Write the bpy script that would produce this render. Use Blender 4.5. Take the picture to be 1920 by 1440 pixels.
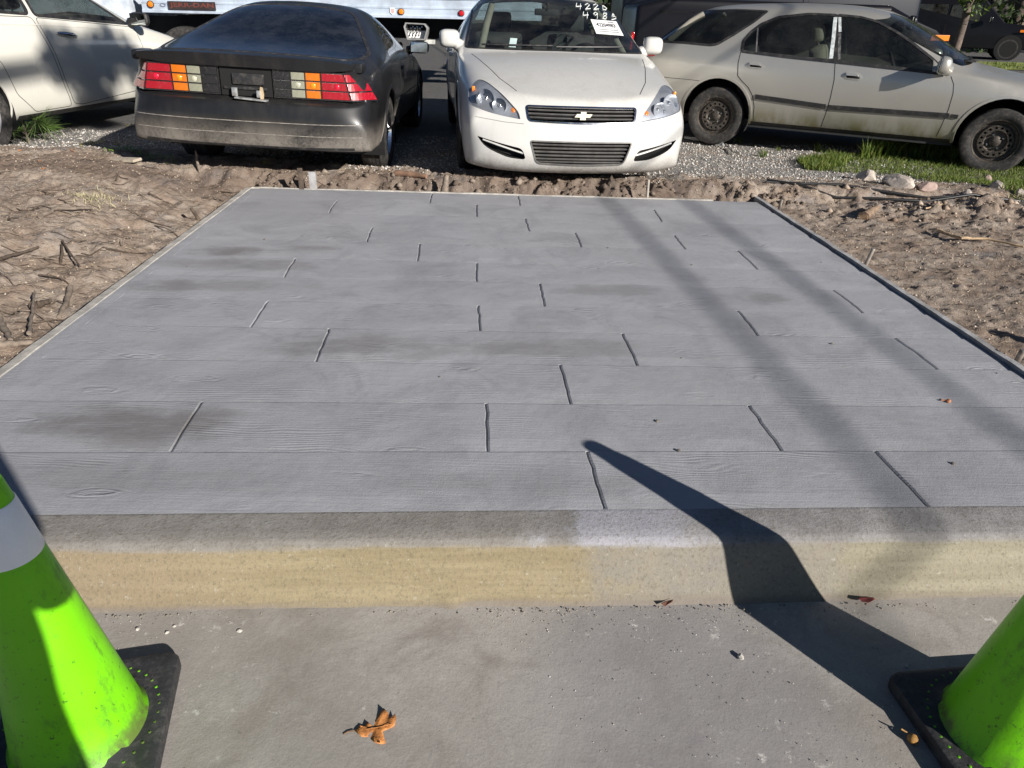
import bpy, bmesh, math, random
import numpy as np
from mathutils import Vector, Matrix, interpolate
from mathutils.bvhtree import BVHTree
from mathutils import geometry as mgeo
for o in list(bpy.data.objects): bpy.data.objects.remove(o)
SC = bpy.context.scene; COL = SC.collection
R_ = math.radians
# ---------------------------------------------------------------- camera
# world: x right, y away from the kerb, z up; z = 0 is the top of the new slab
PITCH, ROLL, CAMZ, FPX = math.atan(705*math.cos(.022)/1330), math.atan(.022), 1.31, 1330.0
cd = bpy.data.cameras.new('camera'); cam = bpy.data.objects.new('camera', cd); COL.objects.link(cam)
cd.sensor_width = 36; cd.lens = FPX/1920*36; cd.clip_start = .02; cd.clip_end = 3000
_r0, _u0, _f0 = Vector((1,0,0)), Vector((0,math.sin(PITCH),math.cos(PITCH))), Vector((0,math.cos(PITCH),-math.sin(PITCH)))
_r = _r0*math.cos(ROLL)+_u0*math.sin(ROLL); _u = -_r0*math.sin(ROLL)+_u0*math.cos(ROLL)
cam.matrix_world = Matrix(((_r.x,_u.x,-_f0.x,0),(_r.y,_u.y,-_f0.y,0),(_r.z,_u.z,-_f0.z,CAMZ),(0,0,0,1)))
SC.camera = cam
# ---------------------------------------------------------------- sky and sun
SUN_EL = R_(22.5); SDX, SDY = .675, -.738          # horizontal direction towards the sun
world = bpy.data.worlds.new('World'); SC.world = world; world.use_nodes = True
wn = world.node_tree; bg = wn.nodes['Background']
sky = wn.nodes.new('ShaderNodeTexSky'); sky.sky_type = 'NISHITA'; sky.sun_disc = False
sky.sun_elevation = SUN_EL; sky.sun_rotation = math.atan2(SDX, SDY); sky.air_density = .5; sky.dust_density = .1; sky.ozone_density = 1.5
wn.links.new(sky.outputs[0], bg.inputs[0]); bg.inputs[1].default_value = .05
sl = bpy.data.lights.new('sun', 'SUN'); sl.energy = 5.0; sl.angle = R_(.53); sl.color = (1,.95,.885)
sun = bpy.data.objects.new('sun', sl); COL.objects.link(sun)
SUNV = Vector((SDX*math.cos(SUN_EL), SDY*math.cos(SUN_EL), math.sin(SUN_EL)))
sun.rotation_euler = SUNV.to_track_quat('Z','Y').to_euler(); sun.location = (8,-9,8)
SC.view_settings.view_transform = 'Standard'; SC.view_settings.look = 'None'
SC.view_settings.gamma = 1; SC.view_settings.exposure = .6
SC.render.engine = 'CYCLES'
def pix(u, v, z):            # photograph pixel -> point on the horizontal plane at height z
    x, y = (u-960)/FPX, -(v-720)/FPX
    d = _r*x+_u*y+_f0; t = (z-CAMZ)/d.z
    return Vector((0,0,CAMZ))+d*t
def pixy(u, v, Y):           # photograph pixel -> point at depth y = Y
    x, y = (u-960)/FPX, -(v-720)/FPX
    d = _r*x+_u*y+_f0
    return Vector((0,0,CAMZ))+d*(Y/d.y)
# ---------------------------------------------------------------- helpers
rng = random.Random(7); nr = np.random.default_rng(5)
def obj(name, me, mat=None, parent=None):
    if isinstance(me, bmesh.types.BMesh):
        m = bpy.data.meshes.new(name); me.to_mesh(m); me.free(); me = m
    o = bpy.data.objects.new(name, me); COL.objects.link(o)
    if mat is not None:
        me.materials.clear()
        for k in (mat if isinstance(mat, (list,tuple)) else [mat]): me.materials.append(k)
    if parent: o.parent = parent
    return o
def raw(name, V, F, mat=None, parent=None, smooth=False):
    me = bpy.data.meshes.new(name); me.from_pydata([tuple(v) for v in V], [], F); me.update()
    if smooth: me.shade_smooth()
    return obj(name, me, mat, parent)
def tag(o, label=None, cat=None, group=None, kind=None):
    if label: o['label'] = label
    if cat: o['category'] = cat
    if group: o['group'] = group
    if kind: o['kind'] = kind
    return o
def empty(name, loc=(0,0,0), rot=(0,0,0)):
    o = bpy.data.objects.new(name, None); COL.objects.link(o); o.location = loc; o.rotation_euler = rot
    o.empty_display_size = .1
    return o
def copy_tree(o, parent=None):
    c = o.copy(); COL.objects.link(c); c.parent = parent
    for ch in list(o.children): copy_tree(ch, c)
    return c
class MB:                                       # collects simple solids into one mesh
    def __init__(s): s.V=[]; s.F=[]
    def add(s, V, F):
        n=len(s.V); s.V += [tuple(v) for v in V]; s.F += [tuple(i+n for i in f) for f in F]; return s
    def box(s, x0,x1,y0,y1,z0,z1, M=None):
        V=[Vector((x,y,z)) for z in (z0,z1) for y in (y0,y1) for x in (x0,x1)]
        if M is not None: V=[M@v for v in V]
        return s.add(V, [(0,2,3,1),(4,5,7,6),(0,1,5,4),(2,6,7,3),(0,4,6,2),(1,3,7,5)])
    def rbox(s, x0,x1,y0,y1,z0,z1, b=.01, M=None):  # box with chamfered edges
        bm=bmesh.new(); bmesh.ops.create_cube(bm, size=1)
        for v in bm.verts: v.co=Vector((x0+(v.co.x+.5)*(x1-x0), y0+(v.co.y+.5)*(y1-y0), z0+(v.co.z+.5)*(z1-z0)))
        bmesh.ops.bevel(bm, geom=bm.edges[:], offset=b, segments=2, affect='EDGES', profile=.6)
        bm.verts.index_update(); V=[v.co.copy() for v in bm.verts]; F=[[v.index for v in f.verts] for f in bm.faces]; bm.free()
        if M is not None: V=[M@v for v in V]
        return s.add(V,F)
    def tube(s, pts, r, n=8, cap=True):
        pts=[Vector(p) for p in pts]; rr=r if isinstance(r,(list,tuple)) else [r]*len(pts)
        V=[];F=[]; a=None
        for i,p in enumerate(pts):
            t=(pts[min(i+1,len(pts)-1)]-pts[max(i-1,0)]).normalized()
            if a is None: a=t.orthogonal().normalized()
            else: a=(a-t*a.dot(t)); a=a.normalized() if a.length>1e-6 else t.orthogonal().normalized()
            b=t.cross(a)
            V+=[p+(a*math.cos(k*2*math.pi/n)+b*math.sin(k*2*math.pi/n))*rr[i] for k in range(n)]
        for i in range(len(pts)-1):
            for k in range(n): F.append((i*n+k, i*n+(k+1)%n, (i+1)*n+(k+1)%n, (i+1)*n+k))
        if cap: F.append(tuple(range(n))[::-1]); F.append(tuple((len(pts)-1)*n+k for k in range(n)))
        return s.add(V,F)
    def lathe(s, prof, n=32, M=None, close=False):  # prof: (r,z) around z
        V=[];F=[]; m=len(prof)
        for k in range(n):
            c,q=math.cos(2*math.pi*k/n),math.sin(2*math.pi*k/n)
            V+=[Vector((r*c,r*q,z)) for r,z in prof]
        for k in range(n):
            for i in range(m-1 if not close else m):
                j=(i+1)%m; F.append((k*m+i, ((k+1)%n)*m+i, ((k+1)%n)*m+j, k*m+j))
        if M is not None: V=[M@v for v in V]
        return s.add(V,F)
    def prism(s, poly, axis, a, b, M=None):         # polygon extruded along an axis from a to b
        def P(u,v,w): return Vector((w,u,v)) if axis=='x' else Vector((u,w,v)) if axis=='y' else Vector((u,v,w))
        n=len(poly); V=[P(u,v,a) for u,v in poly]+[P(u,v,b) for u,v in poly]
        if M is not None: V=[M@v for v in V]
        return s.add(V, [tuple(range(n))[::-1], tuple(range(n,2*n))]+[(i,(i+1)%n,(i+1)%n+n,i+n) for i in range(n)])
    def build(s, name, mat, parent=None, smooth=None):
        bm=bmesh.new(); vs=[bm.verts.new(v) for v in s.V]
        for f in s.F:
            try: bm.faces.new([vs[i] for i in f])
            except ValueError: pass
        bmesh.ops.remove_doubles(bm, verts=bm.verts[:], dist=1e-6)
        bmesh.ops.recalc_face_normals(bm, faces=bm.faces[:])
        o=obj(name, bm, mat, parent)
        if smooth is not None:
            o.data.shade_smooth(); o.data.set_sharp_from_angle(angle=R_(smooth))
        return o
def TR(loc=(0,0,0), rx=0, ry=0, rz=0):
    return Matrix.Translation(loc)@Matrix.Rotation(rz,4,'Z')@Matrix.Rotation(ry,4,'Y')@Matrix.Rotation(rx,4,'X')
AXY = Matrix.Rotation(-math.pi/2,4,'X')           # lathe z -> y
AXX = Matrix.Rotation(math.pi/2,4,'Y')            # lathe z -> x
def vnoise(x, y, seed=0):                        # value noise on numpy arrays
    xi=np.floor(x).astype(np.int64); yi=np.floor(y).astype(np.int64); fx=x-xi; fy=y-yi
    def h(a,b):
        n=(a*374761393+b*668265263+seed*974711)&0x7fffffff
        n=((n^(n>>13))*1274126177)&0x7fffffff
        return ((n^(n>>16))&0xffff)/65535.0
    sx=fx*fx*(3-2*fx); sy=fy*fy*(3-2*fy)
    return (h(xi,yi)*(1-sx)+h(xi+1,yi)*sx)*(1-sy)+(h(xi,yi+1)*(1-sx)+h(xi+1,yi+1)*sx)*sy
def fbm(x, y, o=4, seed=0):
    s=0; a=.5
    for k in range(o): s=s+a*(vnoise(x,y,seed+k)-.5); x=x*2.03+7.1; y=y*2.03+3.3; a*=.5
    return s
def sstep(a,b,x): t=np.clip((x-a)/(b-a),0,1); return t*t*(3-2*t)
def resample(path, step, closed=False):
    P=[Vector(p) for p in path]+([Vector(path[0])] if closed else []); out=[]
    for a,b in zip(P[:-1],P[1:]):
        k=max(1,int(math.ceil((b-a).length/step)))
        out += [a.lerp(b,i/k) for i in range(k)]
    if not closed: out.append(P[-1])
    return out
# ---------------------------------------------------------------- materials
class NT:
    def __init__(s, name):
        s.m=bpy.data.materials.new(name); s.m.use_nodes=True; s.t=s.m.node_tree; s.t.nodes.clear()
        s.out=s.n('ShaderNodeOutputMaterial'); s.tc=s.n('ShaderNodeTexCoord')
    def n(s, ty, **kw):
        q=s.t.nodes.new(ty)
        for k,v in kw.items(): setattr(q,k,v)
        return q
    def L(s, a, b): s.t.links.new(a,b)
    def set(s, sock, v):
        if isinstance(v,(int,float)): sock.default_value=v
        elif isinstance(v,(tuple,list)): sock.default_value=tuple(v)+((1,) if len(v)==3 and len(sock.default_value)==4 else ())
        else: s.L(v,sock)
    def coord(s, scale=(1,1,1), src='Object', rot=(0,0,0), loc=(0,0,0)):
        mp=s.n('ShaderNodeMapping'); s.L(s.tc.outputs[src],mp.inputs[0]); mp.inputs['Scale'].default_value=scale
        mp.inputs['Rotation'].default_value=rot; mp.inputs['Location'].default_value=loc
        return mp.outputs[0]
    def noise(s, scale=5, detail=4, rough=.55, co=None, dist=0):
        q=s.n('ShaderNodeTexNoise'); q.inputs['Scale'].default_value=scale; q.inputs['Detail'].default_value=detail
        q.inputs['Roughness'].default_value=rough; q.inputs['Distortion'].default_value=dist
        s.L(co if co is not None else s.tc.outputs['Object'], q.inputs['Vector']); return q.outputs['Fac']
    def voro(s, scale=5, co=None, feature='F1', out='Distance'):
        q=s.n('ShaderNodeTexVoronoi'); q.feature=feature; q.inputs['Scale'].default_value=scale
        s.L(co if co is not None else s.tc.outputs['Object'], q.inputs['Vector']); return q.outputs[out]
    def ramp(s, f, stops, interp='LINEAR'):
        q=s.n('ShaderNodeValToRGB'); q.color_ramp.interpolation=interp; e=q.color_ramp.elements
        while len(e)<len(stops): e.new(.5)
        for k,(p,c) in zip(e,stops): k.position=p; k.color=(c,c,c,1) if isinstance(c,(int,float)) else tuple(c)+(1,)
        s.set(q.inputs[0],f); return q.outputs[0]
    def map(s, f, a,b,c=0,d=1):
        q=s.n('ShaderNodeMapRange'); q.interpolation_type='SMOOTHSTEP'; s.set(q.inputs[0],f)
        for i,v in enumerate((a,b,c,d)): s.set(q.inputs[1+i],v)
        return q.outputs[0]
    def mix(s, f, a, b, mode='MIX'):
        q=s.n('ShaderNodeMix'); q.data_type='RGBA'; q.blend_type=mode; s.set(q.inputs[0],f); s.set(q.inputs[6],a); s.set(q.inputs[7],b); return q.outputs[2]
    def mth(s, op, a, b=0, c=None, clamp=False):
        q=s.n('ShaderNodeMath'); q.operation=op; q.use_clamp=clamp; s.set(q.inputs[0],a); s.set(q.inputs[1],b)
        if c is not None: s.set(q.inputs[2],c)
        return q.outputs[0]
    def xyz(s, co=None):
        q=s.n('ShaderNodeSeparateXYZ'); s.L(co if co is not None else s.tc.outputs['Object'], q.inputs[0]); return q.outputs
    def bump(s, h, strength=.3, dist=.01, nrm=None):
        q=s.n('ShaderNodeBump'); q.inputs['Strength'].default_value=strength; q.inputs['Distance'].default_value=dist
        s.L(h,q.inputs['Height'])
        if nrm is not None: s.L(nrm,q.inputs['Normal'])
        return q.outputs[0]
    def pbr(s, col, rough=.5, metal=0, normal=None, coat=0, spec=.5, coatr=.05, sub=0, trans=0, emit=None, es=0, alpha=None):
        p=s.n('ShaderNodeBsdfPrincipled'); s.set(p.inputs['Base Color'],col); s.set(p.inputs['Roughness'],rough); s.set(p.inputs['Metallic'],metal)
        s.set(p.inputs['Specular IOR Level'],spec); s.set(p.inputs['Coat Weight'],coat); s.set(p.inputs['Coat Roughness'],coatr)
        if sub: s.set(p.inputs['Subsurface Weight'],sub); p.inputs['Subsurface Radius'].default_value=(.02,.03,.01)
        if trans: s.set(p.inputs['Transmission Weight'],trans)
        if emit: s.set(p.inputs['Emission Color'],emit); s.set(p.inputs['Emission Strength'],es)
        if normal is not None: s.L(normal,p.inputs['Normal'])
        s.L(p.outputs[0],s.out.inputs[0]); return s.m
def simple(name, col, rough=.5, metal=0, var=.25, vs=6, bump=0, bs=80, coat=0, spec=.5, dirt=None, src='Object'):
    n=NT(name); f=n.noise(vs,5,.6)
    c=n.mix(n.map(f,.3,.7), tuple(k*(1-var) for k in col), tuple(min(1,k*(1+var*.6)) for k in col))
    rr=rough
    if dirt:                                    # (colour, amount): blotches of settled dirt
        d=n.mth('MULTIPLY', n.map(n.noise(vs*3.1,6,.7),.45,.75), dirt[1]); c=n.mix(d,c,dirt[0]); rr=n.mth('ADD',n.mth('MULTIPLY',d,.4),rough,clamp=True)
    nm=n.bump(n.noise(bs,4,.6),bump,.005) if bump else None
    return n.pbr(c,rr,metal,nm,coat,spec)
def paint(name, col, rough=.3, metal=0, coat=1, dust=(.45,.40,.34), dusta=.35, low=(.2,.55), lowa=.6, green=None, flake=0, spec=.5, top=.2):
    n=NT(name); g=n.tc.outputs['Object']; x,y,z=n.xyz()[:3]
    c=n.mix(n.noise(1.7,3), tuple(k*.92 for k in col), col)
    big=n.noise(2.3,7,.68,dist=.6); fine=n.noise(55,5,.75); streak=n.noise(9,5,.6,co=n.coord((1,1,.12)))
    lo=n.mth('MULTIPLY', n.map(z,low[1],low[0]), n.map(n.mth('ADD',big,n.mth('MULTIPLY',fine,.6)),.45,.95))
    d=n.mth('ADD', n.mth('MULTIPLY',lo,lowa), n.mth('MULTIPLY', n.map(n.mth('ADD',n.mth('MULTIPLY',big,.6),n.mth('MULTIPLY',streak,.5)),.5,.78), dusta), clamp=True)
    nz=n.n('ShaderNodeNewGeometry'); up=n.map(n.xyz(nz.outputs['Normal'])[2],.5,.95)
    d=n.mth('ADD', d, n.mth('MULTIPLY', n.mth('MULTIPLY',up,n.map(fine,.35,.7)), top), clamp=True)
    c=n.mix(d,c,dust)
    if green: c=n.mix(n.mth('MULTIPLY',n.mth('MULTIPLY',n.map(z,green[2],green[1]),n.map(streak,.3,.65)),green[3]),c,green[0])
    r=n.mth('ADD', n.mth('MULTIPLY',d,.45), rough, clamp=True)
    ct=n.mth('SUBTRACT', coat, n.mth('MULTIPLY',d,1.1), clamp=True)
    return n.pbr(c,r,metal,None,ct,spec,.08)
def glass(name, tint=(.25,.28,.27), rough=.02, dust=.1, dcol=(.45,.43,.4), refl=1.0):
    n=NT(name); g=n.n('ShaderNodeBsdfGlossy'); g.inputs['Roughness'].default_value=rough; g.inputs['Color'].default_value=(refl,refl,refl,1)
    t=n.n('ShaderNodeBsdfTransparent'); t.inputs[0].default_value=tint+(1,)
    lw=n.n('ShaderNodeLayerWeight'); lw.inputs[0].default_value=.5; frv=n.mth('ADD',n.mth('MULTIPLY',n.mth('POWER',lw.outputs['Facing'],5),.92),.045)
    mx=n.n('ShaderNodeMixShader'); n.L(frv,mx.inputs[0]); n.L(t.outputs[0],mx.inputs[1]); n.L(g.outputs[0],mx.inputs[2])
    d=n.n('ShaderNodeBsdfDiffuse'); d.inputs[0].default_value=dcol+(1,)
    m2=n.n('ShaderNodeMixShader'); n.L(n.mth('MULTIPLY',n.map(n.mth('ADD',n.noise(4,6,.7),n.mth('MULTIPLY',n.noise(60,3),.3)),.45,.9),dust),m2.inputs[0])
    n.L(mx.outputs[0],m2.inputs[1]); n.L(d.outputs[0],m2.inputs[2]); n.L(m2.outputs[0],n.out.inputs[0]); return n.m
MT={}
MT['black_plastic']=simple('black_plastic',(.018,.018,.019),.5,var=.3,dirt=((.16,.14,.12),.35))
MT['rubber']=simple('rubber',(.022,.021,.02),.75,var=.3,vs=9,bump=.2,bs=120,dirt=((.16,.14,.12),.6))
MT['dark']=simple('dark_void',(.006,.006,.006),.9,var=.1)
MT['chrome']=simple('chrome',(.75,.76,.78),.14,1,var=.1,dirt=((.3,.28,.25),.3))
MT['lampchrome']=simple('lamp_chrome',(.86,.87,.89),.12,1,var=.05)
MT['steel']=simple('steel',(.30,.27,.24),.55,.7,var=.5,vs=20,dirt=((.20,.10,.05),.6))
MT['seam']=simple('seam',(.01,.01,.01),.8,var=.1)
MT['interior']=simple('interior_grey',(.045,.045,.045),.8,var=.2)
MT['interior_dark']=simple('interior_dark',(.02,.02,.021),.7,var=.2)
MT['interior_beige']=simple('interior_beige',(.36,.33,.27),.8,var=.15)
MT['white']=simple('white_sheet',(.82,.82,.8),.6,var=.05)
MT['ink']=simple('ink',(.03,.03,.04),.7,var=.05)
MT['clear']=glass('clear_lens',(.93,.94,.95),.04,.12)
MT['amber']=simple('amber_lens',(.85,.22,.01),.2,var=.1,coat=.6)
MT['red']=simple('red_lens',(.55,.01,.015),.2,var=.1,coat=.6)
MT['mirror']=simple('mirror_glass',(.8,.85,.85),.03,1,var=.02)
# ---------------------------------------------------------------- setting: ground, kerb, slab
CARZ=-.03
def kerb_y(x): return 1.685+.05*x               # line where slab and kerb top meet (kerb runs a little askew)
SLX0=lambda y: -2.10+.075*(5.64-y)/4*0-.0*y      # slab side edges
P_BL,P_BR=pix(470,352,0),pix(1425,379,0); P_L,P_R=pix(2,702,0),pix(1918,702,0)
def slab_left(y): return P_L.x+(P_BL.x-P_L.x)*(y-P_L.y)/(P_BL.y-P_L.y)
def slab_right(y): return P_R.x+(P_BR.x-P_R.x)*(y-P_R.y)/(P_BR.y-P_R.y)
def back_y(x): return P_BL.y+(P_BR.y-P_BL.y)*(x-P_BL.x)/(P_BR.x-P_BL.x)
def ground_h(X,Y,fine=True):
    L=P_L.x+(P_BL.x-P_L.x)*(Y-P_L.y)/(P_BL.y-P_L.y)-.06; Rr=P_R.x+(P_BR.x-P_R.x)*(Y-P_R.y)/(P_BR.y-P_R.y)+.06
    Bk=P_BL.y+(P_BR.y-P_BL.y)*(X-P_BL.x)/(P_BR.x-P_BL.x)+.05
    dl=L-X; dr=X-Rr; db=Y-Bk
    n1=fbm(X*1.1,Y*1.1,4,3); n2=fbm(X*5,Y*5,4,11); n3=fbm(X*17,Y*17,3,23); n4=fbm(X*45,Y*45,2,31); n5=fbm(X*26,Y*26,3,57); rid=.12-np.abs(fbm(X*9+n3*2,Y*9,3,63)); comp=sstep(.15,1.0,dr)
    dirtz=1-sstep(6.35,7.0,Y+.25*n1*4*0+.5*n1)
    z=CARZ+n1*.05
    zl=-.10+ .19*sstep(.0,1.1,dl+.35*n1)+.05*sstep(1.0,3,dl)
    zr=-.045+.05*sstep(.1,1.5,dr)
    zb=-.09+.15*sstep(.02,.30,db+.25*n2)
    bank=np.where(dl>0, zl, np.where(dr>0, zr, zb))
    # blend corner regions
    kb=sstep(-.15,.35,db); bank=np.where(dl>0, zl*(1-kb)+np.maximum(zl,zb)*kb, bank); bank=np.where(dr>0, zr*(1-kb)+np.maximum(zr,zb)*kb, bank)
    w=1-sstep(5.9,6.9,Y); w=np.maximum(w, (1-sstep(.4,1.2,db)))
    wl=1-sstep(6.3,7.6,Y)
    w=np.where(X<-2,wl,w)
    near=bank+ np.where(dl>0,n1*.14,0)+n2*.085*(1-.7*np.where(dr>0,1,0))+(n3*.020+n5*.026+n4*.020)*np.where(dr>0,.65,1)+np.maximum(n3-.05,0)*.05*sstep(.0,.2,np.maximum(np.maximum(dl,dr),db))
    far=z+n2*.012+n3*.008
    z=near*w+far*(1-w)
    # clods on the right of the slab near the hose
    cl=np.exp(-((X-3.6)**2/1.1+(Y-5.45)**2/.10)); z=z+cl*(.02+np.maximum(n2,0)*.22+n3*.05+n5*.04)
    cl2=np.exp(-((X-.9)**2/1.2+(Y-5.83)**2/.012)); z=z+cl2*(.015+np.maximum(n3,-.02)*.14+n5*.06)
    inside=(dl<-.02)&(dr<-.02)&(db<-.02)
    z=np.where(inside,-.33,z)
    ky=1.685+.05*X; f=sstep(0,.25,Y-ky-.02)
    front=(Y<ky+.004)
    z=np.where(front, -.33, z)
    side=(Y<ky+.9)&~inside&~front
    z=np.where(side, np.minimum(z,-.03+z*.3), z)
    return z
def axis(a,b,step,lo,hi,g=1.22):
    s=list(np.arange(a,b+1e-6,step)); d=step; x=b
    while x<hi: d*=g; x+=d; s.append(x)
    d=step; x=a; pre=[]
    while x>lo: d*=g; x-=d; pre.append(x)
    return np.array(pre[::-1]+s)
def build_ground():
    xs=axis(-5.6,5.8,.017,-900,900); ys=axis(1.3,7.0,.017,-400,1500)
    X,Y=np.meshgrid(xs,ys); Z=ground_h(X,Y)
    Z=np.where((Y>14)|(abs(X)>14), CARZ-.0*Y, Z); Z=np.where(Y<1.0,-.33,Z)
    V=np.stack([X.ravel(),Y.ravel(),Z.ravel()],1); nx=len(xs); ny=len(ys)
    i=(np.arange(ny-1)[:,None]*nx+np.arange(nx-1)[None,:]).ravel()
    F=np.stack([i,i+1,i+nx+1,i+nx],1)
    me=bpy.data.meshes.new('ground'); me.vertices.add(len(V)); me.vertices.foreach_set('co',V.ravel())
    me.loops.add(F.size); me.loops.foreach_set('vertex_index',F.ravel().astype(np.int32)); me.polygons.add(len(F))
    me.polygons.foreach_set('loop_start',np.arange(0,F.size,4,dtype=np.int32)); me.polygons.foreach_set('loop_total',np.full(len(F),4,np.int32)); me.update(); me.validate(); me.shade_smooth()
    n=NT('soil_and_gravel'); x,y,z=n.xyz()[:3]
    big=n.noise(.9,5,.6); mid=n.noise(4.5,6,.65); fin=n.noise(38,6,.7); gr=n.voro(95); gr2=n.voro(48)
    soil=n.mix(n.map(mid,.35,.68),(.26,.20,.155),(.38,.32,.265)); soil=n.mix(n.map(n.noise(2.2,5,.6,dist=.8),.55,.75),soil,(.215,.205,.205))
    soil=n.mix(n.map(fin,.42,.75,0,.6),soil,(.13,.088,.06)); soil=n.mix(n.mth('MULTIPLY',n.map(gr2,.10,.04),n.map(mid,.52,.62)),soil,(.62,.58,.52))
    bk=n.mth('MULTIPLY',n.map(n.mth('ADD',y,n.mth('MULTIPLY',n.mth('SUBTRACT',mid,.5),.5)),5.45,5.7),n.mth('MULTIPLY',n.map(n.mth('ADD',y,n.mth('MULTIPLY',n.mth('SUBTRACT',mid,.5),.5)),6.25,5.95),n.map(n.mth('ADD',x,n.mth('MULTIPLY',n.mth('SUBTRACT',big,.5),2)),2.0,1.2))); soil=n.mix(n.mth('MULTIPLY',bk,.65),soil,(.135,.10,.08))
    grav=n.mix(n.map(gr,.15,.55),(.40,.385,.36),(.10,.09,.08)); vc=n.voro(95,out='Color'); grav=n.mix(.55,grav,n.mix(n.xyz(vc)[0],(.16,.15,.14),(.52,.50,.47)))
    grav=n.mix(n.map(n.noise(1.6,5,.65),.52,.72),grav,(.27,.20,.145))
    asph=n.mix(n.map(fin,.3,.7),(.10,.10,.098),(.17,.165,.16)); asph=n.mix(n.map(mid,.5,.8,0,.6),asph,(.24,.22,.20))
    yy=n.mth('ADD',y,n.mth('MULTIPLY',n.mth('SUBTRACT',big,.5),1.6)); yy=n.mth('ADD',yy,n.mth('MULTIPLY',n.mth('SUBTRACT',mid,.5),.7))
    # the gravel begins nearer on the right half, farther on the left
    lim=n.map(x,-2.2,.8,7.05,6.25); dg=n.map(n.mth('SUBTRACT',yy,lim),-.25,.25)
    c=n.mix(dg,soil,grav); c=n.mix(n.map(yy,8.3,9.6),c,asph)
    h=n.mth('ADD',n.mth('MULTIPLY',n.mth('SUBTRACT',1,gr),n.mth('MULTIPLY',dg,.5)),n.mth('ADD',n.mth('MULTIPLY',fin,.6),n.mth('MULTIPLY',n.noise(140,3),.35)))
    n.pbr(c,.95,0,n.bump(h,.9,.02),0,.12)
    o=obj('ground',me,n.m); tag(o,kind='structure'); return o
ground=build_ground()
def gz(x,y): return float(ground_h(np.array([float(x)]),np.array([float(y)]))[0])
# gutter / road slab in the foreground, kerb
def conc(name, c1, c2, c3, scale=1.0, rough=.9):
    n=NT(name); a=n.noise(1.4*scale,6,.62,dist=.4); b=n.noise(6*scale,6,.65); f=n.noise(160,4,.7); g=n.noise(32,5,.6)
    c=n.mix(n.map(a,.38,.62),c1,c2); c=n.mix(n.map(n.noise(3.1*scale,6,.7,dist=.9),.46,.66,0,.8),c,c3); c=n.mix(n.map(b,.55,.72,0,.5),c,(.44,.415,.375)); c=n.mix(n.map(f,.35,.75,0,.35),c,tuple(k*.6 for k in c1))
    W_=n.xyz(); e=n.mth('ADD',n.mth('POWER',n.mth('DIVIDE',n.mth('SUBTRACT',W_[0],.42),.42),2),n.mth('POWER',n.mth('DIVIDE',n.mth('SUBTRACT',W_[1],1.25),.45),2)); c=n.mix(n.mth('MULTIPLY',n.map(n.mth('ADD',e,n.mth('MULTIPLY',n.mth('SUBTRACT',a,.5),2.5)),1.5,.0),.6),c,(.245,.238,.245))
    sp=n.voro(70); c=n.mix(n.mth('MULTIPLY',n.map(sp,.055,.03),n.map(n.noise(9,3),.55,.62)),c,(.66,.62,.55))
    sc=n.noise(3.2,6,.8,co=n.coord((1,3.5,1),rot=(0,0,.6))); c=n.mix(n.map(sc,.60,.72,0,.5),c,(.50,.475,.44)); c=n.mix(n.mth('MULTIPLY',n.map(n.noise(26,5,.75),.60,.70),n.map(n.noise(2.2,4,.6),.45,.6)),c,(.56,.54,.50)); c=n.mix(n.map(n.noise(60,4,.7),.62,.72,0,.6),c,(.17,.15,.13))
    pit=n.map(n.voro(26,co=n.coord((1,1,1))),.07,.03)
    h=n.mth('ADD',n.mth('MULTIPLY',f,.5),n.mth('ADD',n.mth('MULTIPLY',g,.9),n.mth('MULTIPLY',b,1.2))); h=n.mth('SUBTRACT',h,n.mth('MULTIPLY',pit,.5))
    return n.pbr(c,rough,0,n.bump(h,.17,.010),0,.25)
MT['gutter']=conc('gutter_concrete',(.325,.30,.27),(.40,.375,.342),(.27,.24,.212))
V=[];F=[]; ny=40; nxx=90
for j in range(ny+1):
    for i in range(nxx+1):
        x=-9+18*i/nxx; t=j/ny; y=-9+(kerb_y(x)-.14+9)*t**.5
        V.append((x,y,-.17+.004*math.sin(x*3.1+y*2.3)-.012*max(0,(y-.9)/.6)*0))
for j in range(ny):
    for i in range(nxx): F.append((j*(nxx+1)+i,j*(nxx+1)+i+1,(j+1)*(nxx+1)+i+1,(j+1)*(nxx+1)+i))
tag(raw('gutter',V,F,MT['gutter'],None,True),kind='structure')
V2=[(-120,-60,-.19),(120,-60,-.19),(120,1.0,-.19),(-120,1.0,-.19)]
tag(raw('road',V2,[(0,1,2,3)],simple('road_asphalt',(.06,.06,.06),.9,var=.3,bump=.3)),kind='structure')
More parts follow.
